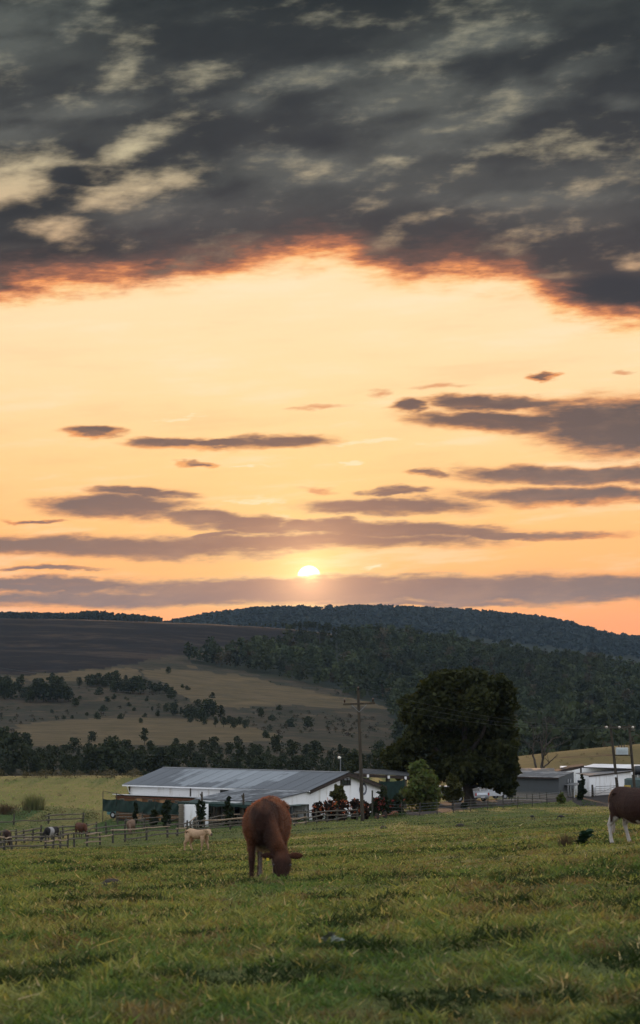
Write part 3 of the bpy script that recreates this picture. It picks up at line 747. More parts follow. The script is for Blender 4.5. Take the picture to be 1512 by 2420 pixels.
ORD = 'first second third fourth fifth sixth seventh eighth ninth tenth eleventh twelfth thirteenth fourteenth fifteenth sixteenth seventeenth eighteenth nineteenth twentieth'.split()
ORD += ['twenty-' + w for w in ORD[:9]] + ['thirtieth'] + ['thirty-' + w for w in ORD[:9]] + ['fortieth'] + ['forty-' + w for w in ORD[:9]] + ['fiftieth'] + ['fifty-' + w for w in ORD[:9]]
SHORT = {g1: 'in the tall dark clump below the burnt hill', g2: 'in the long clump beside the straw-coloured meadow', g3: 'in the clump below the straw-coloured meadow', g5: 'in the hollow behind the far field and barn roof', g6: 'in the row along the dark ridge', 'scattered bushes on the brown slope': 'scattered on the brown slope'}
for sect, (lo, hi, tx) in enumerate(((-999, 250, 'of the dark bush band behind the far field'), (250, 470, 'of the dark bush band over the left barn roof'), (470, 680, 'of the dark bush band over the middle barn roof'), (680, 9999, 'of the dark bush band over the barn gable'))):
    mem = sorted([q for q in MEMBERS[g4] if lo <= 756 + q[0] * FP < hi], key=lambda q: q[0])
    for i, (_, o) in enumerate(mem): o['label'] = ORD[i] + ' tree from the left ' + tx
for gname, mem in MEMBERS.items():
    if gname in SHORT:
        mem.sort(key=lambda q: q[0])
        for i, (_, o) in enumerate(mem):
            w = 'bush' if o['category'] == 'bush' else 'tree'
            o['label'] = ORD[i] + ' ' + w + ' from the left ' + SHORT[gname]

# ------------------------------------------------------------------ the plantation: one mass of crowns
def joined_trees(name, pts, protos, hs, leafcol, label, lm='leaf_forest', ws=None):
    Vs = []; Fs = []; Cs = []; o = 0
    for i, (x, y, z) in enumerate(pts):
        V, F = protos[i % len(protos)]
        s = hs[i]; a = rng.random() * 6.283; c, sn = math.cos(a), math.sin(a); w = s * (0.9 + 0.3 * rng.random()) * (ws if ws else 1)
        W = np.column_stack([(V[:, 0]*c - V[:, 1]*sn) * w + x, (V[:, 0]*sn + V[:, 1]*c) * w + y, V[:, 2] * s + z])
        Vs.append(W); Fs.append(F + o); o += len(V)
        Cs.append(np.tile(leafcol(i, x, y), (len(V), 1)))
    me = mesh_from(name, np.vstack(Vs), np.vstack(Fs), [MATS[lm]])
    set_col(me, 'Col', np.vstack(Cs))
    ob = link(name, me); tag(ob, label, None, None, 'stuff'); return ob
def unit_crown(kind, n, leaf, h=1.0, w=0.62):
    C = crown_proto(h * 10, w * 10, kind, n) / 10
    return cards(C, leaf * (0.6 + 0.8 * rng.random(len(C))), quad=True, aspect=1.3)
fp = []
step = 10.0
for gy in np.arange(640, 2010, step):
    xs = np.arange(-0.075 * gy - 20, 0.19 * gy + 20, step)
    px = xs + rng.uniform(-3.6, 3.6, len(xs)); py = np.full(len(xs), gy) + rng.uniform(-3.6, 3.6, len(xs))
    pz = ground(px, py)
    bu, st, fo, ve, dd = zones(px, py, pz)
    keep = fo > 0.5
    fp.append(np.column_stack([px, py, pz])[keep])
fp = np.vstack(fp); rng.shuffle(fp)
protos = [unit_crown('round', 84, .145, 1, .86) for _ in range(5)] + [unit_crown('tall', 78, .132, 1, .56) for _ in range(4)] + [unit_crown('cone', 70, .115, 1, .52) for _ in range(2)]
fh = 5.0 + 4.0 * rng.random(len(fp)) + 6.5 * rng.random(len(fp)) ** 3 + 3.0 * np.clip(fbm(fp[:, 0] / 55, fp[:, 1] / 55, 33, 2), -.5, 1)
def fcol(i, x, y):
    t = rng.random(); s = 0.55 + 0.9 * rng.random(); p = float(vnoise(x / 70, y / 70, 4)) 
    c = np.array([0.017, 0.026, 0.013]) * (1 - t) + np.array([0.036, 0.045, 0.018]) * t
    if rng.random() < 0.06: c = np.array([0.046, 0.040, 0.024])
    return c * s * (1 + 0.7 * p)
joined_trees('plantation_forest', fp, protos, fh, fcol, 'dense dark green plantation forest covering the hillside', ws=1.0)

# low scrub over the brown slopes
sc_ = []
for gy in np.arange(680, 1480, 9):
    xs = np.arange(-0.17 * gy, 0.06 * gy, 9); px = xs + rng.uniform(-4, 4, len(xs)); py = gy + rng.uniform(-4, 4, len(xs)); pz = ground(px, py)
    bu, st, fo, ve, dd = zones(px, py, pz)
    den = fbm(px / 60, py / 60, 91, 3) + fbm(px / 14, py / 14, 92, 2) * .6
    sc_.append(np.column_stack([px, py, pz])[(bu < .5) & (st < .5) & (fo < .5) & (den > .10)])
sc_ = np.vstack(sc_)
sproto = [unit_crown('shrub', 40, .20, 1, 1.9) for _ in range(5)]
joined_trees('slope_scrub', sc_, sproto, .5 + 1.7 * rng.random(len(sc_)) ** 2, lambda i, x, y: (np.array([0.020, 0.026, 0.013]) if rng.random() < .7 else np.array([0.040, 0.032, 0.020])) * (0.6 + .8 * rng.random()), 'low dark scrub growing over the brown slopes')

# the far ridge and the far left block
far = []
for gy in np.arange(4150, 5060, 22):
    xs = np.arange(-0.09 * gy, 0.19 * gy, 19)
    px = xs + rng.uniform(-8, 8, len(xs)); py = gy + rng.uniform(-10, 10, len(xs))
    far.append(np.column_stack([px, py, ground(px, py)]))
xs = np.arange(-0.09 * 5000, 0.19 * 5000, 6.0); py = 5000 + rng.uniform(-40, 40, len(xs))
far.append(np.column_stack([xs, py, ground(xs, py)]))
far = np.vstack(far)
# a few bare clearings
cl = fbm(far[:, 0] / 260, far[:, 1] / 260, 77, 3)
rx, ry = to_read(far[:, 0], far[:, 1], far[:, 2])
far = far[(cl < 0.34)]
def cheap_crown(n):
    q = in_ball(n, .4) * [.38, .38, .50] + [0, 0, .44]
    return cards(q, .38 * (.7 + .6 * rng.random(n)), aspect=1.2)
fproto = [cheap_crown(18) for _ in range(6)]
joined_trees('far_ridge_forest', far, fproto, 9 + 6 * rng.random(len(far)), lambda i, x, y: np.array([0.015, 0.022, 0.017]) * (0.8 + 0.4 * rng.random()), 'blue-grey forest covering the far ridge under the sun', ws=1.3)  # some of the haze's blue put into the leaf colour
blk = []
for gy in np.arange(3400, 3560, 14):
    xs = np.arange(-0.30 * gy, (373 - 756) / FP * gy, 9.0); px = xs + rng.uniform(-3, 3, len(xs)); py = gy + rng.uniform(-5, 5, len(xs))
    blk.append(np.column_stack([px, py, ground(px, py)]))
blk = np.vstack(blk)
hx = 756 + blk[:, 0] / blk[:, 1] * FP
bh = 9.5 + 1.5 * rng.random(len(blk)) + 5.0 * np.exp(-((hx - 205) / 18) ** 2) * rng.random(len(blk)) + 2.5 * np.exp(-((hx - 235) / 20) ** 2)
joined_trees('far_tree_block', blk, fproto, bh, lambda i, x, y: np.array([0.018, 0.025, 0.016]) * (0.7 + 0.6 * rng.random()), 'straight-edged block of forest behind the burnt hill', ws=1.0)

# ------------------------------------------------------------------ grass
def build_grass():
    Vs = []; Cs = []
    def patch(n, d0, d1, hgt, wid, margin, cs):
        # turf: short leaning leaves heaped into clumps of about cs metres
        d = np.exp(rng.uniform(math.log(d0), math.log(d1), n))
        x = rng.uniform(-1, 1, n) * (0.150 * d + margin); y = d
        xr, yr = to_read(x, y, ground(x, y))
        bare = (inpoly(xr, yr, DIRT_ROAD) & (d > 220)) | (inpoly(xr, yr, MUD) & (d > 150))
        x, y, d = x[~bare], y[~bare], d[~bare]; n = len(x)
        c1 = fbm(x / cs, y / cs, 41, 3); c2 = fbm(x / (cs * 4), y / (cs * 4), 51, 3); c3 = fbm(x / 9, y / 12, 61, 3)
        H = hgt * np.clip(0.9 + 2.4 * c1 + 1.3 * c2, 0.06, 2.8)
        z = ground_fine(x, y) - 0.01 + rng.random(n) * H * 0.75
        h = hgt * (0.45 + 0.6 * rng.random(n)) * np.clip(1 + 1.2 * c1, .5, 1.7); w = wid * (0.7 + 0.6 * rng.random(n))
        a = rng.random(n) * 6.283; lean = rng.normal(size=(n, 2)) * 0.75 * h[:, None]
        B = np.column_stack([x, y, z]); s = np.column_stack([np.cos(a) * w, np.sin(a) * w, rng.normal(size=n) * w * .3]) * 0.5
        T = B + np.column_stack([lean, h * (.35 + .65 * rng.random(n))])
        Vs.append(np.stack([B - s, B + s, T], 1).reshape(-1, 3))
        t = np.clip(0.5 + 0.5 * c3 + 0.8 * c2 + 0.7 * fbm(x / (cs * 1.3), y / (cs * 1.3), 43, 2) + 0.25 * rng.normal(size=n), 0, 1)[:, None]
        g = np.array([0.218, 0.224, 0.074]) * (1 - t) + np.array([0.074, 0.132, 0.036]) * t
        br = (np.clip(fbm(x / (cs * 1.6), y / (cs * 1.6), 71, 3) * 3.2 - 0.22 + 0.3 * rng.normal(size=n), 0, 1) * 0.8)[:, None]
        g = g * (1 - br) + np.array([0.150, 0.100, 0.056]) * br
        dk = (np.clip(fbm(x / (cs * 2.2), y / (cs * 2.2), 75, 2) * 5.5 - 0.40, 0, 1) * .95)[:, None]
        g = g * (1 - dk) + np.array([0.018, 0.034, 0.011]) * dk
        fgr = (np.clip((d - 215) / 60, 0, 1) * np.clip((600 - xr[~bare]) / 200, 0, 1))[:, None] * .95; g = g * (1 - fgr) + np.array([0.125, 0.215, 0.046]) * (1 + .8 * c2[:, None]) * fgr
        lz = lush_zone(x, y, z)[:, None] * .85; g = g * (1 - lz) + np.array([0.046, 0.074, 0.020]) * lz
        st = (rng.random(n) < 0.04)[:, None]; g = np.where(st, np.array([0.32, 0.27, 0.14]), g)
        g = g * (0.6 + 0.75 * rng.random(n))[:, None]
        Cs.append(np.repeat(g, 3, 0))
    patch(470000, 6, 27, 0.060, 0.015, 3.6, .26)
    patch(270000, 22, 62, 0.064, 0.025, 3.0, .38)
    patch(210000, 55, 150, 0.08, 0.046, 3, .7)
    patch(150000, 140, 345, 0.09, 0.085, 6, 1.4)
    V = np.vstack(Vs); F = np.arange(len(V)).reshape(-1, 3)
    me = mesh_from('grass', V, F, [MATS['grass_blade']]); set_col(me, 'Col', np.vstack(Cs))
    tag(link('grass', me), 'short tufted pasture grass, green and straw-brown', None, None, 'stuff')
build_grass()

# ================================================================== the farmstead
def at(x, y, dmin=60):
    """ground point seen at reading units x, y"""
    X, d, Z = hit(x, y, dmin)
    return Vector((X, d, gz(X, d)))
def ground_at(x, d):
    X = (x - 756) / FP * d * 1.004
    return Vector((X, d, gz(X, d)))

# materials
def wall_mat(name, c, stain=(0.42, 0.40, 0.36), k=0.35):
    m, nt, b = new_mat(name)
    co = objco(); x, y, z = sepxyz(worldpos()); z = z + 13.3
    n = noise(vop('MULTIPLY', co, (1, 1, 0.25)), 1.6, 5, 0.65); n2_ = noise(co, 9, 4)
    col_ = mixc(smooth(n, 0.5, 0.72) * k, c + (1,), stain + (1,))
    col_ = mixc(smooth(z + (n2_ - .5) * .6, 0.7, 0.0) * 0.5, col_, (0.30, 0.25, 0.19, 1))
    E.link(col_, b.inputs['Base Color']); b.inputs['Roughness'].default_value = 0.85
    E.link(bump(n2_, 0.25, 0.02), b.inputs['Normal']); return m
wall_mat('whitewash', (0.80, 0.81, 0.82), (0.45, 0.42, 0.36), 0.6)
wall_mat('grey_wall', (0.056, 0.064, 0.068), (0.036, 0.040, 0.041), 0.5)
def roof_mat(name, c, pale, rough=0.5, metal=0.25, rows=True):
    m, nt, b = new_mat(name)
    pos = worldpos(); rn = objrand()
    n = noise(pos, 0.28, 5, 0.6); n2_ = noise(pos, 2.2, 4, 0.6)
    k = smooth(n + (n2_ - 0.5) * 0.25 + (rn - 0.5) * 0.14, 0.48, 0.58)
    cc_ = mixc(k * 0.85, c + (1,), pale + (1,))
    cc_ = mixc(rn * 0.35, cc_, tuple(q * 0.6 for q in c) + (1,))
    E.link(cc_, b.inputs['Base Color']); b.inputs['Metallic'].default_value = metal
    E.link(smooth(k, 0, 1, rough + 0.1, rough - 0.1), b.inputs['Roughness']); return m
roof_mat('roof_zinc', (0.085, 0.092, 0.100), (0.24, 0.255, 0.27))
m, nt, b = new_mat('roof_barn')                     # paler, smoother sheets in the middle of the roof
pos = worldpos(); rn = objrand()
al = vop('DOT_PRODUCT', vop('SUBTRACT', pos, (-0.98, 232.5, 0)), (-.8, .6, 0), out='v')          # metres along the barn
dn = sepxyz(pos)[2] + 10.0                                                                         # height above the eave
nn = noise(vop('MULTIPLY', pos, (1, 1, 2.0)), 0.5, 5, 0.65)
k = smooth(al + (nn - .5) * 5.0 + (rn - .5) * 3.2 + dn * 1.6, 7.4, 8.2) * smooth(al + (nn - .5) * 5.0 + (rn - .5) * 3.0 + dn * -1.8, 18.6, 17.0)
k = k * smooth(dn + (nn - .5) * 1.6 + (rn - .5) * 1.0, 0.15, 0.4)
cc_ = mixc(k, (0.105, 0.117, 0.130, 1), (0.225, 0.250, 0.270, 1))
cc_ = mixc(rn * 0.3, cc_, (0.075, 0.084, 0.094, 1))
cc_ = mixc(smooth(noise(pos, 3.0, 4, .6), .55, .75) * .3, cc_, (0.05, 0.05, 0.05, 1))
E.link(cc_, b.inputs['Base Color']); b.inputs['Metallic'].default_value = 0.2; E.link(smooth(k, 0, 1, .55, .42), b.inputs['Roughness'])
roof_mat('roof_grey', (0.13, 0.135, 0.14), (0.20, 0.205, 0.21))
roof_mat('roof_white', (0.62, 0.64, 0.66), (0.74, 0.75, 0.77), metal=0.0)
simple('fascia_dark', (0.040, 0.028, 0.022), 0.8, 0.4)
simple('trim_white', (0.72, 0.73, 0.74), 0.6, 0.15)
simple('steel', (0.20, 0.21, 0.22), 0.5, 0.3, metallic=0.6)
simple('hole_shade', (0.012, 0.013, 0.014), 0.6, 0.3)
simple('plank', (0.22, 0.105, 0.045), 0.75, 0.45, 5.0, bumpy=0.4, stretch=(1, 0.2, 3), rnd=0.5)
simple('plank_pale', (0.36, 0.20, 0.095), 0.75, 0.3, 5.0, rnd=0.2)
simple('post_wood', (0.070, 0.066, 0.050), 0.9, 0.5, 6.0, bumpy=0.5, stretch=(2, 2, .4), rnd=0.5)
simple('rail_wood', (0.150, 0.128, 0.100), 0.9, 0.5, 6.0, bumpy=0.5, rnd=0.6)
simple('rail_pale', (0.34, 0.25, 0.17), 0.85, 0.35, 6.0, bumpy=0.4, rnd=0.3)
simple('creosote', (0.055, 0.044, 0.030), 0.8, 0.5, 3.0, stretch=(3, 3, .3))
simple('shade_cloth', (0.010, 0.030, 0.024), 0.9, 0.4, 2.0)
simple('shade_net', (0.040, 0.062, 0.056), 0.9, 0.4, 1.4)
simple('ceramic', (0.45, 0.40, 0.34), 0.25, 0.2, spec=0.6)
simple('brown_ceramic', (0.05, 0.025, 0.015), 0.25, 0.2, spec=0.6)
simple('pale_paint', (0.50, 0.56, 0.57), 0.5, 0.15)
simple('silver_paint', (0.42, 0.45, 0.48), 0.3, 0.1, metallic=0.4, spec=0.5)
simple('black_paint', (0.015, 0.016, 0.018), 0.35, 0.2, spec=0.5)
simple('rubber', (0.012, 0.012, 0.012), 0.85, 0.3)
simple('car_glass', (0.02, 0.028, 0.032), 0.06, 0.2, spec=0.8)
simple('tail_red', (0.35, 0.015, 0.012), 0.25, 0.2, spec=0.6)
simple('teal_paint', (0.03, 0.13, 0.13), 0.3, 0.2, spec=0.5)
simple('sign_blue', (0.02, 0.028, 0.060), 0.5, 0.2)
simple('sign_grey', (0.36, 0.38, 0.42), 0.6, 0.3, 6.0)
simple('sign_yellow', (0.42, 0.30, 0.07), 0.6, 0.2)
simple('rust', (0.16, 0.06, 0.035), 0.85, 0.5, 5.0)
simple('tank_green', (0.07, 0.105, 0.10), 0.5, 0.25)
simple('tank_dark', (0.035, 0.04, 0.045), 0.4, 0.3, metallic=0.3)
simple('plank_grey', (0.20, 0.17, 0.13), 0.85, 0.3)
m, nt, b = new_mat('lamp_white'); b.inputs['Base Color'].default_value = (0.8, 0.78, 0.72, 1); b.inputs['Roughness'].default_value = 0.3

def sheet_mesh(width, length, waves=8, amp=0.018, name='roof_sheet', mat='roof_zinc'):
    """corrugated sheet: x along the slope 0..length, y 0..width"""
    n = waves * 4; V = []; F = []
    for i in range(n + 1):
        y = width * i / n; z = amp * math.cos(2 * math.pi * waves * i / n)
        V += [(0, y, z), (length, y, z), (0, y, z - 0.012), (length, y, z - 0.012)]
    for i in range(n):
        a = i * 4; c = a + 4
        F += [(a, a+1, c+1, c), (a+2, c+2, c+3, a+3), (a, c, c+2, a+2), (a+1, a+3, c+3, c+1)]
    return mesh_from(name, V, F, [MATS[mat]], False)

# ---------------- long barn
BC = P(732, 1866, 232.5); BG = -13.3
barn = thing('long_barn', 'long white barn with grey corrugated roof and dark-edged gable', 'barn', (BC.x, BC.y, BG), math.atan2(.8, .6))
BW, BL, EAVE, RIDGE = 12.7, 23.8, 3.3, 4.86
o_ = 0.45
mb = MB()
def wallslab(x0, x1, y0, y1, z1, name='wall', mat='whitewash', par=barn, z0=-0.6):
    return MB().box(x0, x1, y0, y1, z0, z1).build(name, mat, par)
wallslab(o_, o_ + .22, o_ + .22, BL - o_, 3.28)
wallslab(BW - o_ - .22, BW - o_, o_ + .22, BL - o_, 3.28)
gpoly = [(o_, o_, -0.6), (BW - o_, o_, -0.6), (BW - o_, o_, 3.22), (BW / 2, o_, 4.68), (o_, o_, 3.22)]
MB().prism(gpoly, (0, 0, 0), (0, .22, 0)).build('gable_wall', 'whitewash', barn)
MB().prism([(p[0], BL - o_ - .22, p[2]) for p in gpoly], (0, 0, 0), (0, .22, 0)).build('gable_wall', 'whitewash', barn)
ang = math.atan2(RIDGE - EAVE, BW / 2); slen = math.hypot(RIDGE - EAVE, BW / 2)
nsh = 29; sw = BL / nsh
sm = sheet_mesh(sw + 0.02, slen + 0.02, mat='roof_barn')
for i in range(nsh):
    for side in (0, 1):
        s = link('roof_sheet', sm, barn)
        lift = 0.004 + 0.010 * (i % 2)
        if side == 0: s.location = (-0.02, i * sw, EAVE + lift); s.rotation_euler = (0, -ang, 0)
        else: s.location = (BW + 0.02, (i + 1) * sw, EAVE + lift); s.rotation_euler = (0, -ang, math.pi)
MB().prism([(BW/2 - .28, -.03, RIDGE - .02), (BW/2, -.03, RIDGE + .07), (BW/2 + .28, -.03, RIDGE - .02), (BW/2, -.03, RIDGE + .03)], (0, 0, 0), (0, BL + .06, 0)).build('ridge_cap', 'roof_grey', barn)
for sx in (0, 1):                                    # barge boards of the gable
    x0, x1 = (0.0, BW / 2) if sx == 0 else (BW, BW / 2)
    MB().prism([(x0, -.02, EAVE - .05), (x1, -.02, RIDGE - .05), (x1, -.02, RIDGE - .40), (x0, -.02, EAVE - .34)], (0, 0, 0), (0, .05, 0)).build('barge_board', 'fascia_dark', barn)
    MB().prism([(x0, .03, EAVE - .08), (x1, .03, RIDGE - .08), (x1, .03, RIDGE - .20), (x0, .03, EAVE - .20)], (0, 0, 0), (0, .42, 0)).build('soffit', 'fascia_dark', barn)
gut = MB().box(-.10, .04, -.02, BL, EAVE - .15, EAVE - .03).build('gutter', 'trim_white', barn)
MB().tube([(-.02, BL - .6, EAVE - .15), (.34, BL - .6, EAVE - .8), (.36, BL - 3.0, EAVE - 1.6)], .05, 6).build('downpipe', 'trim_white', barn)
for a in (BL - o_ - .1, BL - 8.6, BL - 15.9, 0.5):
    MB().box(o_ - .06, o_ - .003, a - .06, a + .06, 0, 3.2).build('wall_post', 'fascia_dark', barn)
MB().box(o_ - .05, o_ - .004, 7.0 - 1.1, 7.0 + 1.1, 1.0, 3.0).build('opening_shade', 'hole_shade', barn, loc=(0, -.2 + .0, 0))  # dark slab on the closed wall, coloured as the shade inside
op2 = MB().box(o_ - .05, o_ - .004, 0, 1.9, .8, 3.05).build('opening_shade', 'hole_shade', barn, loc=(0, 9.5, 0))
# gable window
wx, wz = BW / 2, -9.4 - BG
win = MB().box(wx - .74, wx + .74, o_ - .010, o_ - .004, wz - .26, wz + .26).build('window', 'car_glass', barn)
fr = MB()
for (x0, x1, z0, z1) in [(-.84, .84, .26, .34), (-.84, .84, -.34, -.26), (-.84, -.74, -.26, .26), (.74, .84, -.26, .26), (.30, .36, -.26, .26)]:
    fr.box(wx + x0, wx + x1, o_ - .06, o_ - .002, wz + z0, wz + z1)
fr.build('window_frame', 'fascia_dark', win)
fl = thing('floodlight', 'twin floodlight fixed under the peak of the barn gable', 'floodlight', (0, 0, 0)); fl.parent = None
flp = barn.matrix_world if False else None
c_, s_ = .6, .8
def barn_pt(b, a, z): return Vector((BC.x + c_ * b - s_ * a, BC.y + s_ * b + c_ * a, BG + z))
p = barn_pt(BW / 2 - .25, o_ - .22, 4.22); fl.location = p; fl.rotation_euler = (0, 0, math.atan2(.8, .6))
MB().box(-.05, .05, 0, .2, -.05, .2).build('bracket', 'steel', fl)
for sx in (-.28, .28): MB().add([(sx - .2, -.22, -.12), (sx + .2, -.22, -.12), (sx + .2, -.16, .12), (sx - .2, -.16, .12), (sx - .12, 0, -.06), (sx + .12, 0, -.06), (sx + .12, 0, .08), (sx - .12, 0, .08)], [(0, 1, 2, 3), (4, 7, 6, 5), (0, 4, 5, 1), (1, 5, 6, 2), (2, 6, 7, 3), (3, 7, 4, 0)]).build('lamp_head', 'black_paint', fl)
# round sign with a dark ring, lettering ring and a pale middle
sg = thing('round_sign', 'round blue-ringed sign on the barn gable behind the power pole', 'sign', barn_pt(9.25, o_ - .03, -10.17 - BG), math.atan2(.8, .6))
def disc_mesh(r0, r1, y, th, n=32):
    V = []; F = []
    for k in range(n):
        a = 2 * math.pi * k / n
        for r in (r0, r1):
            for yy in (y, y + th): V.append((r * math.cos(a), yy, r * math.sin(a)))
    for k in range(n):
        a = k * 4; c = ((k + 1) % n) * 4
        F += [(a, c, c + 2, a + 2), (a + 1, a + 3, c + 3, c + 1), (a + 2, c + 2, c + 3, a + 3), (a, a + 1, c + 1, c)]
    return V, F
MB().add(*disc_mesh(.40, .62, -.03, .03)).build('ring', 'sign_blue', sg)
MB().add(*disc_mesh(.001, .41, -.022, .02)).build('face', 'trim_white', sg)
em = MB()
for (x, z, w, h) in [(0, .16, .22, .05), (-.12, .02, .07, .2), (.1, 0, .10, .22), (0, -.14, .26, .06), (0, .05, .08, .12)]: em.box(x - w/2, x + w/2, -.034, -.023, z - h/2, z + h/2)
em.build('emblem', 'sign_grey', sg)
lt = MB()
for k in range(22):
    if k in (5, 16): continue
    a = 2 * math.pi * k / 22; ca, sa = math.cos(a), math.sin(a)
    q = [(ca * (.51 + dr) - sa * dt, -.036, sa * (.51 + dr) + ca * dt) for dr, dt in ((-.05, -.035), (.05, -.035), (.05, .035), (-.05, .035))]
    lt.prism(q, (0, 0, 0), (0, .006, 0))
lt.build('ring_marks', 'sign_grey', sg)

# ---------------- lean-to on the barn front
lean = thing('lean_to', 'low lean-to with grey corrugated roof built against the barn front', 'lean-to', (BC.x, BC.y, BG), math.atan2(.8, .6))
LW, L0, L1 = 6.5, 0.0, 8.9
lang = math.atan2(.75, LW); ll = math.hypot(.75, LW)
sm2 = sheet_mesh((L1 - L0) / 11 + .02, ll)
for i in range(11):
    s = link('roof_sheet', sm2, lean); s.location = (-LW - .05, L0 + i * (L1 - L0) / 11, EAVE - .80 + .008 * (i % 2)); s.rotation_euler = (0, -lang, 0)
MB().box(-LW + .5, -.0, L1 - .45, L1 - .25, -.6, 2.45).build('wall', 'whitewash', lean)
MB().prism([(-LW + .5, L1 - .44, 2.45), (0, L1 - .44, 2.45), (0, L1 - .44, 3.12), (-LW + .5, L1 - .44, 2.50)], (0, 0, 0), (0, .18, 0)).build('wall', 'whitewash', lean)
MB().prism([(-LW + .2, .3, 2.0), (.4, .3, 2.0), (.4, .3, 3.18), (-LW + .2, .3, 2.42)], (0, 0, 0), (0, .18, 0)).build('end_wall', 'whitewash', lean)
MB().box(-LW + .05, -LW + .2, L0 + .1, L1, 2.25, 2.42).build('fascia', 'trim_white', lean)
MB().box(-2.2, -2.0, L0 + .5, L1 - .5, -.6, 2.9).build('back_wall', 'grey_wall', lean)
for k, a in enumerate([8.2, 6.4, 5.0, 3.6, 2.2, .5]):
    MB().box(-LW + .45, -LW + .75, a - .14, a + .14, -.6, 2.36).build('pillar', 'plank_grey' if k % 2 else 'whitewash', lean)
for a in (7.3, 4.3, 1.4): MB().box(-2.26, -2.21, a - .5, a + .5, 0, 2.0).build('door', 'hole_shade', lean)

# shade-net awning on poles in front of the lean-to
aw = thing('shade_awning', 'dark green shade net stretched on poles in front of the lean-to', 'awning', (BC.x, BC.y, BG), math.atan2(.8, .6))
V = []; F = []; nx, ny = 8, 30
for i in range(nx + 1):
    for j in range(ny + 1):
        x = -LW - 2.6 + 3.0 * i / nx; y = -4.6 + (8.8 + 4.6) * j / ny
        V.append((x, y, 2.28 + .11 * i / nx + .05 * math.sin(j * .9) + .04 * math.sin(i * 1.3 + j * .4) - .09 * math.sin(math.pi * ((j * 4 / ny) % 1))))
for i in range(nx):
    for j in range(ny):
        a = i * (ny + 1) + j; F.append((a, a + 1, a + ny + 2, a + ny + 1))
link('net', mesh_from('net', V, F, [MATS['shade_net']], True), aw)
vl = MB()
for j in range(ny):
    y0 = -4.6 + 13.4 * j / ny; y1 = -4.6 + 13.4 * (j + 1) / ny
    d0 = .26 + .05 * math.sin(j * 1.7); d1 = .26 + .05 * math.sin((j + 1) * 1.7)
    vl.add([(-LW - 2.62, y0, 2.30), (-LW - 2.62, y1, 2.30), (-LW - 2.66, y1, 2.30 - d1), (-LW - 2.66, y0, 2.30 - d0)], [(0, 1, 2, 3)])
vl.build('valance', 'shade_cloth', aw)
for y in (8.6, 6.2, 4.4, 2.0, -.4, -2.6, -4.5): MB().tube([(-LW - 2.55, y, -.8), (-LW - 2.55, y, 2.28)], .06, 6).build('pole', 'creosote', aw)
MB().tube([(-LW - 2.55, -4.6, 2.24), (-LW - 2.55, 8.8, 2.24)], .05, 6).build('beam', 'creosote', aw)
for y, lbx in ((6.0, 0), (1.0, 1)):
    q = MB().tube([(-LW - 2.4, y, -.8), (-LW - 2.4, y, 3.0), (-LW - 2.44, y - .05, 3.35)], [.10, .10, .06], 7).build('mast', 'creosote', aw)
    MB().tube([(-LW - 2.4, y + .02, 2.75), (-LW - 2.3, y + .28, 3.15)], [.06, .05], 5).build('strut', 'creosote', q)

# ---------------- row of wooden huts in front of the barn
def barn_local(b, a, z): return Vector((b, a, z))
hut = thing('log_hut_row', 'long low row of orange-brown log huts between barn and green cloth fence', 'hut', (BC.x, BC.y, BG), math.atan2(.8, .6))
H0, H1, HX0, HX1, HH_ = 11.2, 22.5, -2.5, -0.6, 2.42
MB().box(HX0 + .06, HX1, H0, H1, -.6, HH_ - .05).build('wall', 'fascia_dark', hut)
ph = .155
pm = MB().tube([(0, 0, 0), (0, 1.87, 0)], ph * .52, 7).mesh('plank', 'plank')
for j in range(6):
    for i in range(15):
        link('plank', pm, hut, (HX0 + .04, H0 + .02 + 1.88 * j * 1.0, .12 + i * ph * .97)).scale = (1, 1.0, 1)
for y in (21.6, 17.9, 14.4):
    w_ = MB().box(HX0 - .075, HX0 - .06, y - .22, y + .22, 1.55, 2.0).build('window', 'car_glass', hut)
    f_ = MB()
    for (a, b2, c2, d2) in [(-.28, .28, 1.98, 2.05), (-.28, .28, 1.5, 1.57), (-.28, -.22, 1.57, 1.98), (.22, .28, 1.57, 1.98), (-.025, .025, 1.57, 1.98), (-.22, .22, 1.76, 1.80)]: f_.box(HX0 - .095, HX0 - .055, y + a, y + b2, c2, d2)
    f_.build('window_frame', 'plank_grey', w_)
for y in (19.4, 16.2, 12.1): MB().box(HX0 - .09, HX0 - .05, y - .45, y + .45, 0, 2.1).build('door', 'plank_pale', hut)
MB().prism([(HX0 - .3, H0 - .2, HH_), (HX1 + .1, H0 - .2, HH_ - .10), (HX1 + .1, H0 - .2, HH_ - .06), (HX0 - .3, H0 - .2, HH_ + .06)], (0, 0, 0), (0, H1 - H0 + .4, 0)).build('roof', 'roof_white', hut)
MB().box(HX0 - .12, HX0 - .04, H0, H1, 2.13, 2.24).build('trim_board', 'rust', hut)

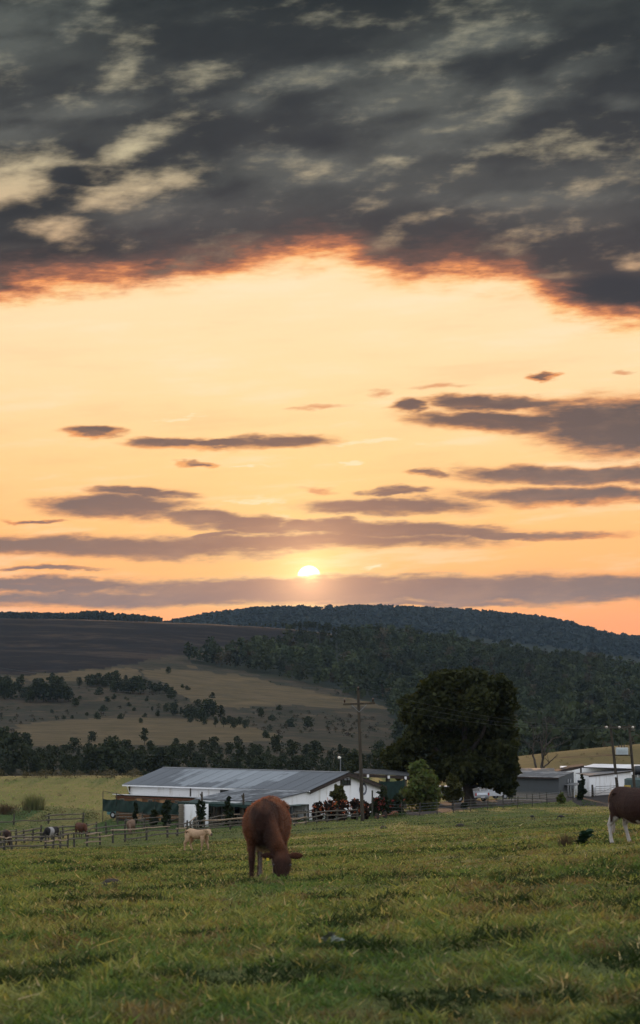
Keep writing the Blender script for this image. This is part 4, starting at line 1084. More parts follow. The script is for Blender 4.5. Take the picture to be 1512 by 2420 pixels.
# ---------------- green shade-cloth fence
cf = thing('shade_cloth_fence', 'dark green shade-cloth fence strung on thin poles in front of the huts', 'fence')
A, B = P(243, 1912, 243), P(446, 1920, 228)
npan = 5
pp = [A.lerp(B, t) for t in (0, .165, .40, .62, .80, 1)]
for i, q in enumerate(pp):
    MB().tube([(q.x, q.y, gz(q.x, q.y) - .3), (q.x, q.y, -10.55 if i in (0, 1) else -10.85)], .045, 6).build('pole', 'post_wood', cf)
MB().tube([(pp[0].x, pp[0].y, -10.5), (pp[2].x, pp[2].y, -10.85), (pp[-1].x, pp[-1].y, -10.9)], .025, 5).build('top_rail', 'post_wood', cf)
for i in range(npan):
    a, b2 = pp[i], pp[i + 1]; V = []; F = []; n1_, n2n = 16, 8
    for u_ in range(n1_ + 1):
        for w_ in range(n2n + 1):
            t = u_ / n1_; k = w_ / n2n; q = a.lerp(b2, t)
            sag = .12 * math.sin(math.pi * t) * (1 - k) + .10 * math.sin(math.pi * t) * k
            tq = (i + t) / npan; top = -11.22 + .25 * tq; bot = -12.42 + .30 * tq
            off = .09 * math.sin(t * 9 + k * 5 + i) * math.sin(math.pi * t) + .05 * math.sin(7 * k + 11 * t + 2 * i)
            V.append((q.x - .6 * off, q.y - .8 * off - .05, top + (bot - top) * k - sag))
    for u_ in range(n1_):
        for w_ in range(n2n): c = u_ * (n2n + 1) + w_; F.append((c, c + 1, c + n2n + 2, c + n2n + 1))
    link('cloth_panel', mesh_from('cloth_panel', V, F, [MATS['shade_cloth']], True), cf)

# ---------------- teal car behind the cloth fence
def loft(sections, closed=True):
    """sections: list of rings (equal length lists of points) -> V,F with caps"""
    n = len(sections[0]); V = [p for s in sections for p in s]; F = []
    for i in range(len(sections) - 1):
        for k in range(n): F.append((i*n+k, i*n+(k+1) % n, (i+1)*n+(k+1) % n, (i+1)*n+k))
    F.append(tuple(range(n))[::-1]); F.append(tuple((len(sections)-1)*n + k for k in range(n)))
    return V, F
def wheel_parts(par, x, y, r, w=.2):
    V, F = disc_mesh(r * .55, r, -w / 2, w, 20)
    t = MB().add(V, F).build('tyre', 'rubber', par, loc=(x, y, r), smooth_shade=False)
    V, F = disc_mesh(.03, r * .58, -w * .42, w * .84, 20)
    MB().add(V, F).build('rim', 'silver_paint', t)
def car_like(root, paint, L, W, prof_body, prof_cab, wheels, wr=.34, glass=True):
    """profiles in x (front +), z; body is lofted across y with tumblehome"""
    def slab(prof, w0, w1, name, mat, par):
        rings = []
        for yy, k in ((-w0/2, .94), (-w0/2*.9, 1.0), (w0/2*.9, 1.0), (w0/2, .94)):
            xm = sum(p[0] for p in prof) / len(prof); zm = sum(p[1] for p in prof) / len(prof)
            rings.append([(xm + (p[0]-xm)*k, yy * (w1/w0 if p[1] > zm else 1), zm + (p[1]-zm)*k) for p in prof])
        V, F = loft(rings); return MB().add(V, F).build(name, mat, par)
    body = slab(prof_body, W, W * .97, 'body', paint, root)
    cab = slab(prof_cab, W * .95, W * .82, 'cab', paint, root)
    for (x, y) in wheels: wheel_parts(root, x, y, wr)
    return body, cab
tp = P(303, 1880, 249)
tcar = thing('parked_car', 'teal and white car half hidden behind the green cloth fence', 'car', (tp.x, tp.y, gz(tp.x, tp.y)), R(150))
body, cab = car_like(tcar, 'teal_paint', 4.2, 1.7, [(-2.1, .35), (2.1, .35), (2.12, .75), (1.9, .95), (-2.0, 1.0), (-2.12, .8)], [(-1.7, .98), (1.0, .98), (.35, 1.62), (-1.2, 1.66), (-1.65, 1.5)], [(1.3, .8), (1.3, -.8), (-1.3, .8), (-1.3, -.8)])
MB().box(-1.3, .35, -.62, .62, 1.665, 1.70).build('roof_panel', 'roof_white', cab)
MB().add([(1.0, -.62, 1.02), (1.0, .62, 1.02), (.42, .56, 1.60), (.42, -.56, 1.60), (1.02, -.62, 1.02), (1.02, .62, 1.02), (.44, .56, 1.60), (.44, -.56, 1.60)], [(4, 5, 6, 7), (3, 2, 1, 0)]).build('windscreen', 'car_glass', tcar)

# ---------------- small white yard wall with a brick pier
yw = thing('yard_wall', 'short white yard wall with pale brick pier beside the lean-to', 'wall')
q0, q1 = P(434, 1925, 226), P(464, 1925, 225)
MB().prism([(q0.x, q0.y, -13.6), (q1.x, q1.y, -13.6), (q1.x, q1.y, -10.95), (q0.x, q0.y, -11.0)], (0, 0, 0), (.15, .25, 0)).build('wall', 'whitewash', yw)
MB().prism([(q1.x, q1.y, -13.6), (q1.x + .9, q1.y + 1.4, -13.6), (q1.x + .9, q1.y + 1.4, -10.95), (q1.x, q1.y, -10.95)], (0, 0, 0), (.15, .02, 0)).build('wall', 'whitewash', yw)
brm = MB().box(-.24, .24, -.2, .2, 0, .17).mesh('brick', 'plank_grey')
for i in range(13): link('brick', brm, yw, (q0.x - .22 + .02 * ((i * 7) % 3 - 1), q0.y + .05, -13.4 + i * .188))

# ---------------- open carport with a flat roof behind the gable
cpn = thing('open_carport', 'open flat-roofed carport on posts behind the white gable', 'carport')
a, b2 = P(836, 1826, 258), P(968, 1833, 262)
rv = b2 - a; back = Vector((1.2, 6.0, .25))
ncs = 9
for i in range(ncs):
    s0 = a + rv * (i / ncs); s1 = a + rv * ((i + 1) / ncs + .004); lf = .006 * (i % 2)
    n = 10; V = []; F = []
    for k in range(n * 4 + 1):
        t = k / (n * 4); q = s0.lerp(s1, t); zz = .03 * math.cos(2 * math.pi * n * t) + lf
        V += [(q.x, q.y, q.z + zz), (q.x + back.x, q.y + back.y, q.z + back.z + zz)]
    for k in range(n * 4): F.append((2*k, 2*k+1, 2*k+3, 2*k+2))
    link('roof_sheet', mesh_from('roof_sheet', V, F, [MATS['roof_grey']]), cpn)
MB().prism([a + Vector((0, -.02, -.06)), b2 + Vector((0, -.02, -.06)), b2 + Vector((0, -.02, -.34)), a + Vector((0, -.02, -.38))], (0, 0, 0), (0, .1, 0)).build('fascia', 'fascia_dark', cpn)
for x, dd in ((869, 0), (892, 5.6), (918, 0), (935, 5.6), (958, 0)):
    q = a + rv * ((x - 836) / 132) + back * (dd / 6.0)
    MB().tube([(q.x, q.y + .1, gz(q.x, q.y) - .3), (q.x, q.y + .1, q.z - .1)], .13, 7).build('post', 'post_wood', cpn)
    MB().box(q.x - .12, q.x + .12, q.y - .1, q.y + .3, q.z - .40, q.z - .08).build('post_head', 'trim_white' if dd == 0 else 'fascia_dark', cpn)
na_, nb_ = P(896, 1845, 256), P(956, 1842, 259)
V = []; F = []
for i in range(21):
    t = i / 20; q = na_.lerp(nb_, t)
    for k in range(9): V.append((q.x, q.y + .06 * math.sin(i * 1.1 + k), q.z - .04 * math.sin(math.pi * t) * 3 - (q.z + 12.6) * k / 8))
for i in range(20):
    for k in range(8): c = i * 9 + k; F.append((c, c + 1, c + 10, c + 9))
nt_ = thing('shade_screen', 'dark shade screen hanging beside the carport behind the young trees', 'screen')
link('cloth', mesh_from('cloth', V, F, [MATS['shade_cloth']], True), nt_)
for q in (na_, nb_): MB().tube([(q.x, q.y + .1, gz(q.x, q.y) - .3), (q.x, q.y + .1, q.z + .1)], .06, 6).build('pole', 'post_wood', nt_)

# ---------------- sheds and white buildings by the big tree
shed = thing('grey_shed', 'grey shed with low sloping roof beside the big dark tree', 'shed')
def PZ(x, y, d): return P(x, y, d)
s0, s1 = P(1168, 1835, 296), P(1320, 1836, 291)
gb = -14.2
V3 = Vector
ax = (s1 - s0); ax.z = 0; ax.normalize(); dp = Vector((-ax.y, ax.x, 0))
bk = 8.6
side_dir = Vector((2.6, 7.6, 0)).normalized()
s2 = s1 + side_dir * 8.0; s3 = s0 + side_dir * 8.0
ztop, zback = s1.z - .05, P(1357, 1824, s2.y).z
MB().prism([(s0.x, s0.y, gb), (s1.x, s1.y, gb), (s1.x, s1.y, ztop), (s0.x, s0.y, ztop)], (0, 0, 0), dp * .15).build('front_wall', 'grey_wall', shed)
q = [(s1.x - .002, s1.y + .16, gb), (s2.x, s2.y, gb), (s2.x, s2.y, zback), (s1.x - .002, s1.y + .16, ztop)]
MB().prism(q, (0, 0, 0), ax * -.15).build('side_wall', 'grey_wall', shed)
nps = 11
for i in range(nps):
    t0, t1 = i / nps, (i + 1) / nps + .003; lf = .05 + .008 * (i % 2)
    o0 = s0 - side_dir * .35; o1 = s1 - side_dir * .35
    p0, p1 = o0.lerp(o1, t0), o0.lerp(o1, t1); r0, r1 = s3.lerp(s2, t0), s3.lerp(s2, t1)
    zf = ztop - .03
    MB().add([(p0.x, p0.y, zf + lf), (p1.x, p1.y, zf + lf), (r1.x, r1.y, zback + lf), (r0.x, r0.y, zback + lf), (p0.x, p0.y, zf + lf - .04), (p1.x, p1.y, zf + lf - .04), (r1.x, r1.y, zback + lf - .04), (r0.x, r0.y, zback + lf - .04)],
             [(0, 1, 2, 3), (7, 6, 5, 4), (0, 4, 5, 1), (1, 5, 6, 2), (2, 6, 7, 3), (3, 7, 4, 0)]).build('roof_sheet', 'roof_zinc', shed)
o0 = s0 - side_dir * .37; o1 = s1 - side_dir * .37
MB().prism([(o0.x, o0.y, ztop + .0), (o1.x, o1.y, ztop + .0), (o1.x, o1.y, ztop - .16), (o0.x, o0.y, ztop - .16)], (0, 0, 0), dp * .04).build('fascia', 'fascia_dark', shed)
for t in (.55, .72):
    q = s1.lerp(s2, t) + ax * .004
    MB().prism([(q.x, q.y, -13.4), (q.x + side_dir.x * .8, q.y + side_dir.y * .8, -13.4), (q.x + side_dir.x * .8, q.y + side_dir.y * .8, -11.3), (q.x, q.y, -11.3)], (0, 0, 0), ax * .03).build('door', 'car_glass', shed)
q = s1.lerp(s2, .35)
MB().prism([(q.x, q.y, -12.0), (q.x + side_dir.x * 4, q.y + side_dir.y * 4, -11.9), (q.x + side_dir.x * 4, q.y + side_dir.y * 4, -11.83), (q.x, q.y, -11.93)], (0, 0, 0), ax * 1.6).build('canopy', 'roof_grey', shed)
for t in (.0, 4.0): MB().tube([(q.x + side_dir.x * t + ax.x * 1.5, q.y + side_dir.y * t, -14), (q.x + side_dir.x * t + ax.x * 1.5, q.y + side_dir.y * t, -11.95)], .05, 6).build('canopy_post', 'trim_white', shed)
# concrete plinth in front of the shed
pl0, pl1 = P(1176, 1888, 284), P(1290, 1888, 281)
plq = thing('concrete_plinth', 'low concrete kerb running along the foot of the grey shed', 'kerb')
MB().prism([(pl0.x, pl0.y, -14.2), (pl1.x, pl1.y, -14.2), (pl1.x, pl1.y, -13.22), (pl0.x, pl0.y, -13.22)], (0, 0, 0), (.1, 1.5, 0)).build('kerb_stone', 'plank_grey', plq)

rear = thing('rear_shed', 'low shed with rusty grey corrugated roof behind the grey shed', 'shed')
r0, r1 = P(1222, 1824, 306), P(1324, 1824, 303)
MB().prism([(r0.x, r0.y, gb), (r1.x, r1.y, gb), (r1.x, r1.y, r1.z - .1), (r0.x, r0.y, r1.z - .1)], (0, 0, 0), (.4, 6, 0)).build('wall', 'grey_wall', rear)
smr = sheet_mesh((r1.x - r0.x) / 9 + .01, 6.2, 8, .02, 'roof_sheet', 'roof_grey')
for i in range(9):
    s = link('roof_sheet', smr, rear); s.location = (r0.x + (r1.x - r0.x) * (i + 1) / 9, r0.y - .2, r0.z - .02 + .008 * (i % 2)); s.rotation_euler = (0, 0, 0)
    s.matrix_world = Matrix.Translation(s.location) @ Matrix.Rotation(R(90), 4, 'Z') @ Matrix.Rotation(-math.atan2(P(1222, 1814.5, 312).z - r0.z, 6.0), 4, 'Y')
tar = thing('tar_roof', 'tattered black roof edge sagging between the sheds', 'roof')
t0, t1 = P(1312, 1823, 305), P(1380, 1808.5, 303)
MB().prism([t0 + V3((0, 0, -.15)), t0, t0.lerp(t1, .5) + V3((0, 0, .12)), t1, t1 + V3((0, 0, -.22)), t0.lerp(t1, .55) + V3((0, 0, -.28))], (0, 0, 0), (.3, 4.5, .1)).build('roofing', 'fascia_dark', tar)
MB().box(t1.x - .5, t1.x - .3, t1.y - .02, t1.y + .15, t1.z - .9, t1.z - .1).build('post', 'fascia_dark', tar)

wb = thing('white_back_building', 'white low-roofed building at the back of the farmyard', 'building')
w0, w1 = P(1330, 1822, 318), P(1540, 1822, 312)
zt = P(1400, 1811, 315).z
MB().prism([(w0.x, w0.y, gb), (w1.x, w1.y, gb), (w1.x, w1.y, zt), (w0.x, w0.y, zt - .25)], (0, 0, 0), (.3, 7, 0)).build('wall', 'whitewash', wb)
e0, e1 = P(1376, 1811.5, 313), P(1545, 1817, 309)
f0, f1 = P(1402, 1804.5, 322), P(1560, 1807, 318)
for i in range(10):
    a_, c2 = i / 10, (i + 1) / 10 + .003; lf = .01 * (i % 2)
    q = [e0.lerp(e1, a_), e0.lerp(e1, c2), f0.lerp(f1, c2), f0.lerp(f1, a_)]
    MB().prism([v_ + V3((0, 0, lf)) for v_ in q], (0, 0, 0), (0, 0, -.06)).build('roof_sheet', 'roof_white', wb)
MB().prism([e0 + V3((0, -.03, -.02)), e1 + V3((0, -.03, -.02)), e1 + V3((0, -.03, -.14)), e0 + V3((0, -.03, -.14))], (0, 0, 0), (0, .02, 0)).build('fascia', 'fascia_dark', wb)

wf = thing('white_front_building', 'white farm building with grey sloping roof beside the conifer', 'building')
k0, k1, k2 = P(1358, 1833, 303), P(1392, 1832, 299), P(1500, 1819, 310)
MB().prism([(k0.x, k0.y, gb), (k1.x, k1.y, gb), (k1.x, k1.y, k1.z - .08), (k0.x, k0.y, k0.z - .08)], (0, 0, 0), (.06, .15, 0)).build('end_wall', 'whitewash', wf)
MB().prism([(k1.x + .01, k1.y, gb), (k2.x, k2.y, gb), (k2.x, k2.y, k2.z - .1), (k1.x + .01, k1.y, k1.z - .1)], (0, 0, 0), (-.02, .2, 0)).build('long_wall', 'whitewash', wf)
m0 = P(1360, 1826, 311); m1 = P(1480, 1816, 320)
q = [k1 + V3((-.1, -.25, 0)), k2 + V3((.3, -.25, 0)), m1, m0]
for i in range(8):
    a_, c2 = i / 8, (i + 1) / 8 + .003
    MB().prism([q[0].lerp(q[1], a_), q[0].lerp(q[1], c2), q[3].lerp(q[2], c2), q[3].lerp(q[2], a_)], (0, 0, .005 * (i % 2)), (0, 0, -.07)).build('roof_sheet', 'roof_grey', wf)
MB().prism([k1 + V3((-.1, -.28, -.02)), k2 + V3((.3, -.28, -.02)), k2 + V3((.3, -.28, -.16)), k1 + V3((-.1, -.28, -.18))], (0, 0, 0), (0, .02, 0)).build('fascia', 'fascia_dark', wf)
dq = k0.lerp(k1, .18); dq2 = k0.lerp(k1, .62)
MB().prism([(dq.x, dq.y - .02, -13.6), (dq2.x, dq2.y - .02, -13.6), (dq2.x, dq2.y - .02, -11.7), (dq.x, dq.y - .02, -11.7)], (0, 0, 0), (0, -.03, 0)).build('door', 'car_glass', wf)

# tanks at the right edge
def vcyl(mb, x, y, z0, z1, r, n=20, dome=.12):
    rings = [[(x + rr * math.cos(2*math.pi*k/n), y + rr * math.sin(2*math.pi*k/n), zz) for k in range(n)] for rr, zz in ((r, z0), (r, z1 - r * dome), (r * .8, z1 - r * dome * .3), (r * .2, z1))]
    V, F = loft(rings); mb.add(V, F); return mb
wt = thing('water_tank', 'squat grey-green water tank at the end of the white building', 'tank')
q = P(1506, 1858, 297)
vcyl(MB(), q.x, q.y, -13.8, P(1500, 1837, 297).z, 1.6).build('body', 'tank_green', wt)
for z in (-13, -12.6, -12.2): MB().add(*[(lambda VF: ([(v_[0] + q.x, v_[2] + q.y, v_[1] + z) for v_ in VF[0]], VF[1]))(disc_mesh(1.58, 1.64, 0, .06, 20))][0]).build('rib', 'tank_green', wt)
ft = thing('fuel_tank', 'dark horizontal fuel tank on a pale stand above the water tank', 'tank')
q = P(1508, 1820, 300); n = 20
rings = []
for dx_, rr in ((-.55, .2), (-.5, .48), (-.42, .58), (1.6, .58), (1.7, .48), (1.75, .2)):
    rings.append([(q.x + dx_, q.y + rr * math.cos(2*math.pi*k/n), q.z + rr * math.sin(2*math.pi*k/n)) for k in range(n)])
MB().add(*loft(rings)).build('body', 'tank_dark', ft, smooth_shade=False)
for dx_ in (-.1, 1.2):
    for dy_ in (-.4, .4): MB().tube([(q.x + dx_, q.y + dy_ * 1.2, -13.9), (q.x + dx_, q.y + dy_ * .6, q.z - .45)], .05, 6).build('leg', 'trim_white', ft)

# ---------------- power pole
pb = at(856, 1940)
pt = P(846, 1631, pb.y)
pole = thing('power_pole', 'tall wooden power pole with crossarm standing in front of the barn', 'pole')
MB().tube([(pb.x, pb.y, pb.z - 1), tuple(pb.lerp(pt, .5)), tuple(pt)], [.19, .16, .125], 10).build('shaft', 'creosote', pole)
ca0, ca1 = P(811, 1664, pb.y - .2), P(886, 1661, pb.y - .2)
MB().prism([ca0 + V3((0, 0, .09)), ca1 + V3((0, 0, .09)), ca1 + V3((0, 0, -.09)), ca0 + V3((0, 0, -.09))], (0, 0, 0), (0, .14, 0)).build('crossarm', 'creosote', pole)
def insulator(par, p, s=1.0, mat='brown_ceramic'):
    x, y, z = p; prof = [(.02, 0), (.03, .06), (.10, .10), (.05, .13), (.11, .18), (.05, .21), (.11, .26), (.06, .30), (.05, .36)]
    n = 10; rings = [[(x + s*r*math.cos(2*math.pi*k/n), y + s*r*math.sin(2*math.pi*k/n), z + s*h) for k in range(n)] for r, h in prof]
    return MB().add(*loft(rings)).build('insulator', mat, par)
tops = [P(814, 1661, pb.y - .13), P(881, 1659, pb.y - .13), pt + V3((0, 0, -.05))]
for q in tops: insulator(pole, q, 1.1)
am = ca0.lerp(ca1, .5)
for s in (.26, .74):
    q = ca0.lerp(ca1, s); MB().tube([tuple(q + V3((0, 0, -.08))), (am.x, am.y + .02, am.z - .75)], .03, 5).build('brace', 'steel', pole)
# ---------------- transformer structure
hd = 290.0
hp = thing('transformer_structure', 'two-pole transformer structure with grey box and three pale insulators', 'transformer')
for (xb, xt) in ((1456, 1442), (1495, 1486)):
    b0 = ground_at(xb, hd); t0 = P(xt, 1712, hd)
    MB().tube([(b0.x, b0.y, b0.z - .8), tuple(t0)], [.20, .14], 9).build('pole', 'creosote', hp)
c0_, c1_ = P(1428, 1719, hd - .2), P(1502, 1717, hd - .2)
MB().prism([c0_ + V3((0, 0, .1)), c1_ + V3((0, 0, .1)), c1_ + V3((0, 0, -.1)), c0_ + V3((0, 0, -.1))], (0, 0, 0), (0, .16, 0)).build('crossarm', 'creosote', hp)
hins = []
for x in (1433, 1463, 1495):
    q = P(x, 1718, hd - .32)
    V = []; nr = 8; n = 12
    rings = [[(q.x + .17 * math.sin(math.pi * (i + .5) / nr) * math.cos(2*math.pi*k/n), q.y + .2 * math.cos(math.pi * (i + .5) / nr), q.z + .17 * math.sin(math.pi * (i + .5) / nr) * math.sin(2*math.pi*k/n)) for k in range(n)] for i in range(nr)]
    MB().add(*loft(rings)).build('insulator', 'ceramic', hp, smooth_shade=True); hins.append(q)
l0, l1 = P(1449, 1784, hd - .25), P(1492, 1784, hd - .25)
MB().prism([l0 + V3((0, 0, .07)), l1 + V3((0, 0, .07)), l1 + V3((0, 0, -.07)), l0 + V3((0, 0, -.07))], (0, 0, 0), (0, .5, 0)).build('beam', 'creosote', hp)
x0, x1 = P(1455, 1783, hd).x, P(1483, 1783, hd).x; z0, z1 = P(1470, 1782.5, hd).z, P(1470, 1766, hd).z
bx_ = MB().box(x0, x1, hd - .5, hd + .4, z0, z1).build('transformer_box', 'pale_paint', hp)
for i in range(9): MB().box(x0 + .1 + i * .14, x0 + .14 + i * .14, hd - .58, hd - .503, z0 + .06, z1 - .2).build('fin', 'pale_paint', bx_)
for i in range(3):
    q = V3((x0 + .35 + i * .32, hd - .1, z1 - .02)); insulator(bx_, q, .9)
    MB().tube([tuple(q + V3((0, 0, .3))), tuple(V3((q.x, hd - .1, z1 + 1.3))), tuple(hins[i])], .02, 4).build('lead', 'black_paint', hp)
for x in (1454.5, 1492.3): q = P(x, 1827 if x > 1480 else 1833, hd - .22); MB().box(q.x - .13, q.x + .13, q.y - .03, q.y, q.z - .16, q.z + .16).build('plate', 'trim_white', hp)
# ---------------- lines between them and away to the left
def wire(a, b2, sag, label, r=.014):
    pts = [tuple(a.lerp(b2, t / 14) - V3((0, 0, sag * 4 * (t / 14) * (1 - t / 14)))) for t in range(15)]
    tag(MB().tube(pts, r, 4).build('power_line', 'black_paint'), label, 'wire', 'power lines on the farm')
ttops = [q + V3((0, 0, .38)) for q in tops]
wire(ttops[0], hins[0], 1.0, 'power line from the near end of the pole crossarm to the transformer', .008)
wire(ttops[2], hins[1], 1.0, 'power line from the very top of the pole to the transformer', .008)
wire(ttops[1], hins[2], 1.0, 'power line from the far end of the pole crossarm to the transformer', .008)
lf_ = [V3((-52, 330, 3.0)), V3((-50, 330, 3.0)), V3((-51, 330, 3.8))]
wire(ttops[0], lf_[0], 1.3, 'power line running left over the slope from the outer crossarm insulator', .008)
wire(ttops[2], lf_[2], 1.3, 'power line running left over the slope from the pole top', .008)
# far line pole in the bush band
q = V3(hit(463, 1818, 600)); fpz = P(463, 1772, q.y).z
fpo = thing('far_pole', 'thin far pole standing in the dark bush band above the barn roof', 'pole')
MB().tube([(q.x, q.y, q.z - .5), (q.x, q.y, fpz)], .16, 6).build('shaft', 'post_wood', fpo)
MB().box(q.x - .9, q.x + .9, q.y - .1, q.y + .1, fpz - .7, fpz - .5).build('crossarm', 'post_wood', fpo)
# lamp post behind the barn
q = ground_at(804, 262); zt = P(804, 1790, 262).z
lp = thing('yard_lamp', 'slim yard lamp rising behind the barn ridge', 'lamp')
MB().tube([(q.x, q.y, q.z - .3), (q.x, q.y, zt - .1), (q.x - .12, q.y - .1, zt)], [.06, .05, .04], 7).build('post', 'steel', lp)
MB().add(*loft([[(q.x - .12 + rr * math.cos(k * .785), q.y - .1 + rr * math.sin(k * .785), zt + zz) for k in range(8)] for rr, zz in ((.05, -.12), (.17, -.04), (.17, .06), (.08, .14))])).build('lamp_head', 'lamp_white', lp)

# ---------------- pickups under the tree
def pickup(label, name, loc, rz, paint, canopy=False):
    t = thing(name, label, 'pickup', loc, rz)
    car_like(t, paint, 5.2, 1.8, [(-2.6, .50), (-2.1, .42), (2.4, .42), (2.6, .62), (2.55, .92), (1.2, 1.08), (-2.55, 1.10), (-2.62, .8)],
             [(-.95, 1.08), (1.35, 1.05), (.55, 1.70), (-.55, 1.74), (-.9, 1.62)], [(1.65, .82), (1.65, -.82), (-1.55, .82), (-1.55, -.82)], .37)
    for sy in (-1, 1):
        MB().prism([(-.78, sy * .86, 1.16), (1.1, sy * .86, 1.14), (.5, sy * .76, 1.60), (-.55, sy * .76, 1.62)], (0, 0, 0), (0, sy * .012, 0)).build('side_window', 'car_glass', t)
        MB().box(-2.66, -2.6, sy * .86 - .08, sy * .86 + .08, .72, 1.06).build('tail_light', 'tail_red', t)
        MB().box(2.52, 2.60, sy * .7 - .16, sy * .7 + .16, .72, .88).build('headlight', 'lamp_white', t)
        MB().box(.95, 1.1, sy * .98 - .08, sy * .98 + .08, 1.12, 1.3).build('mirror', paint, t)
    MB().prism([(-.965, -.7, 1.18), (-.965, .7, 1.18), (-.93, .66, 1.58), (-.93, -.66, 1.58)], (0, 0, 0), (-.012, 0, 0)).build('rear_window', 'car_glass', t)
    MB().prism([(1.36, -.76, 1.12), (1.36, .76, 1.12), (.66, .68, 1.66), (.66, -.68, 1.66)], (0, 0, 0), (.02, 0, .02)).build('windscreen', 'car_glass', t)
    MB().box(-2.5, -1.0, -.78, .78, 1.085, 1.115).build('load_bed', 'black_paint', t)
    MB().box(-2.74, -2.62, -.85, .85, .46, .62).build('bumper', 'steel', t)
    MB().box(-2.755, -2.742, -.26, .26, .50, .60).build('number_plate', 'trim_white', t)
    return t
q = ground_at(1108, 284); pickup('silver pickup parked right behind the trunk of the big tree', 'silver_pickup', (q.x, q.y, q.z + .02), R(118), 'silver_paint')
q = ground_at(1153, 288); pickup('silver pickup parked against the corner of the grey shed', 'silver_pickup', (q.x, q.y, q.z + .02), R(38), 'silver_paint')
q = ground_at(1050, 281)
t = thing('old_truck', 'dark old open truck with white cab roof behind the small yellowish tree', 'truck', (q.x, q.y, q.z + .02), R(200))
car_like(t, 'black_paint', 4.4, 1.7, [(-2.2, .55), (2.1, .5), (2.2, .7), (2.1, 1.05), (.8, 1.15), (-2.2, 1.1)], [(-.7, 1.12), (.75, 1.12), (.5, 1.78), (-.65, 1.78)], [(1.4, .75), (1.4, -.75), (-1.4, .75), (-1.4, -.75)], .44)
MB().box(-.75, .6, -.72, .72, 1.79, 1.85).build('cab_roof', 'trim_white', t)
for sy in (-1, 1): MB().add(*loft([[(1.4 + rr * math.cos(k * .524), sy * yy, .95 + .5 * rr * math.sin(k * .524)) for k in range(7)] for rr, yy in ((.55, .62), (.62, .72), (.62, .86), (.5, .9))])).build('fender', 'silver_paint', t)
for sy in (-1, 1): MB().prism([(-.55, sy * .80, 1.2), (.62, sy * .80, 1.2), (.45, sy * .72, 1.7), (-.55, sy * .72, 1.7)], (0, 0, 0), (0, sy * .03, 0)).build('side_window', 'car_glass', t)

# ---------------- fences
FENCE_N = 0
def jit(s): return random.uniform(-s, s)
pmesh = [MB().tube([(0, 0, -.3), (jit(.03), jit(.03), .5), (jit(.05), jit(.05), 1.12)], [.095, .085, .07], 6).mesh('post', 'post_wood') for _ in range(5)]
def log_fence(name, label, pts, h=1.05, rails=3, pale=.22, extra=True, dmin=120):
    t = thing(name, label, 'fence', group='log fences of the cattle pens')
    W = [at(x, y, dmin) for x, y in pts]
    P3 = []
    for i in range(len(W) - 1):
        n = max(1, round((W[i+1] - W[i]).length / 2.6))
        for k in range(n):
            q = W[i].lerp(W[i+1], k / n); P3.append(V3((q.x, q.y, gz(q.x, q.y))))
    P3.append(W[-1])
    hs = []
    for q in P3:
        o = link('post', random.choice(pmesh), t, q); s = h / 1.05 * random.uniform(.88, 1.18)
        o.scale = (1, 1, s); o.rotation_euler = (jit(.07), jit(.07), random.random() * 6); hs.append(1.1 * s)
    for r in range(rails):
        i = 0; z = h * (.28 + .34 * r if rails == 3 else .4 + .5 * r)
        while i < len(P3) - 1:
            span = min(random.choice([1, 1, 2]), len(P3) - 1 - i)
            if extra and random.random() < .05: i += span; continue
            a, b2 = P3[i] + V3((0, -.09, z + jit(.09))), P3[i + span] + V3((0, -.09, z + jit(.09)))
            dv = (b2 - a); a = a - dv.normalized() * random.uniform(.05, .4); b2 = b2 + dv.normalized() * random.uniform(.05, .4)
            mid = [a.lerp(b2, k) + V3((0, jit(.04), jit(.06))) for k in (.33, .66)]
            rr = random.uniform(.048, .072)
            MB().tube([a, mid[0], mid[1], b2], [rr, rr * 1.1, rr, rr * .75], 6).build('rail', 'rail_pale' if random.random() < pale else 'rail_wood', t)
            i += span
    return t
log_fence('log_fence', 'crooked log fence along the front of the cattle pens, nearest one', [(-60, 2014), (36, 2009), (115, 2007), (182, 2001), (242, 1997), (301, 1990), (351, 1985), (400, 1979), (444, 1972), (485, 1965), (546, 1961), (612, 1957), (696, 1951), (749, 1945), (797, 1941), (842, 1938)])
log_fence('log_fence', 'log fence running behind the two dark pen cattle', [(-60, 2003), (46, 1995), (103, 1986), (156, 1980), (210, 1977), (257, 1972), (300, 1967), (345, 1961), (395, 1955), (440, 1950), (500, 1948)], pale=.1)
log_fence('log_fence', 'back log fence of the pens below the green shade cloth', [(283, 1947), (340, 1947), (400, 1946), (450, 1945), (500, 1943), (550, 1941), (600, 1940), (690, 1936)], h=1.0)
log_fence('log_fence', 'short log fence dividing the pens beside the grazing brown cow', [(455, 1968), (470, 1958), (484, 1950), (500, 1944)], h=1.1, pale=.3)
log_fence('log_fence', 'short log fence below the white yard wall', [(500, 1957), (530, 1953), (565, 1949), (600, 1947), (640, 1945)], h=1.0, pale=.45)
log_fence('log_fence', 'broken log fence in front of the orange flowering hedge', [(700, 1942), (740, 1938), (780, 1934), (820, 1931), (845, 1930)], h=1.0, pale=.3)
log_fence('log_fence', 'thin far log fence under the weedy bank', [(-40, 1950), (40, 1949), (121, 1946), (202, 1943)], h=.9, rails=2, pale=.08)
wpm = [MB().tube([(0, 0, -.3), (jit(.02), jit(.02), 1.3)], [.06, .05], 6).mesh('post', 'post_wood') for _ in range(3)]
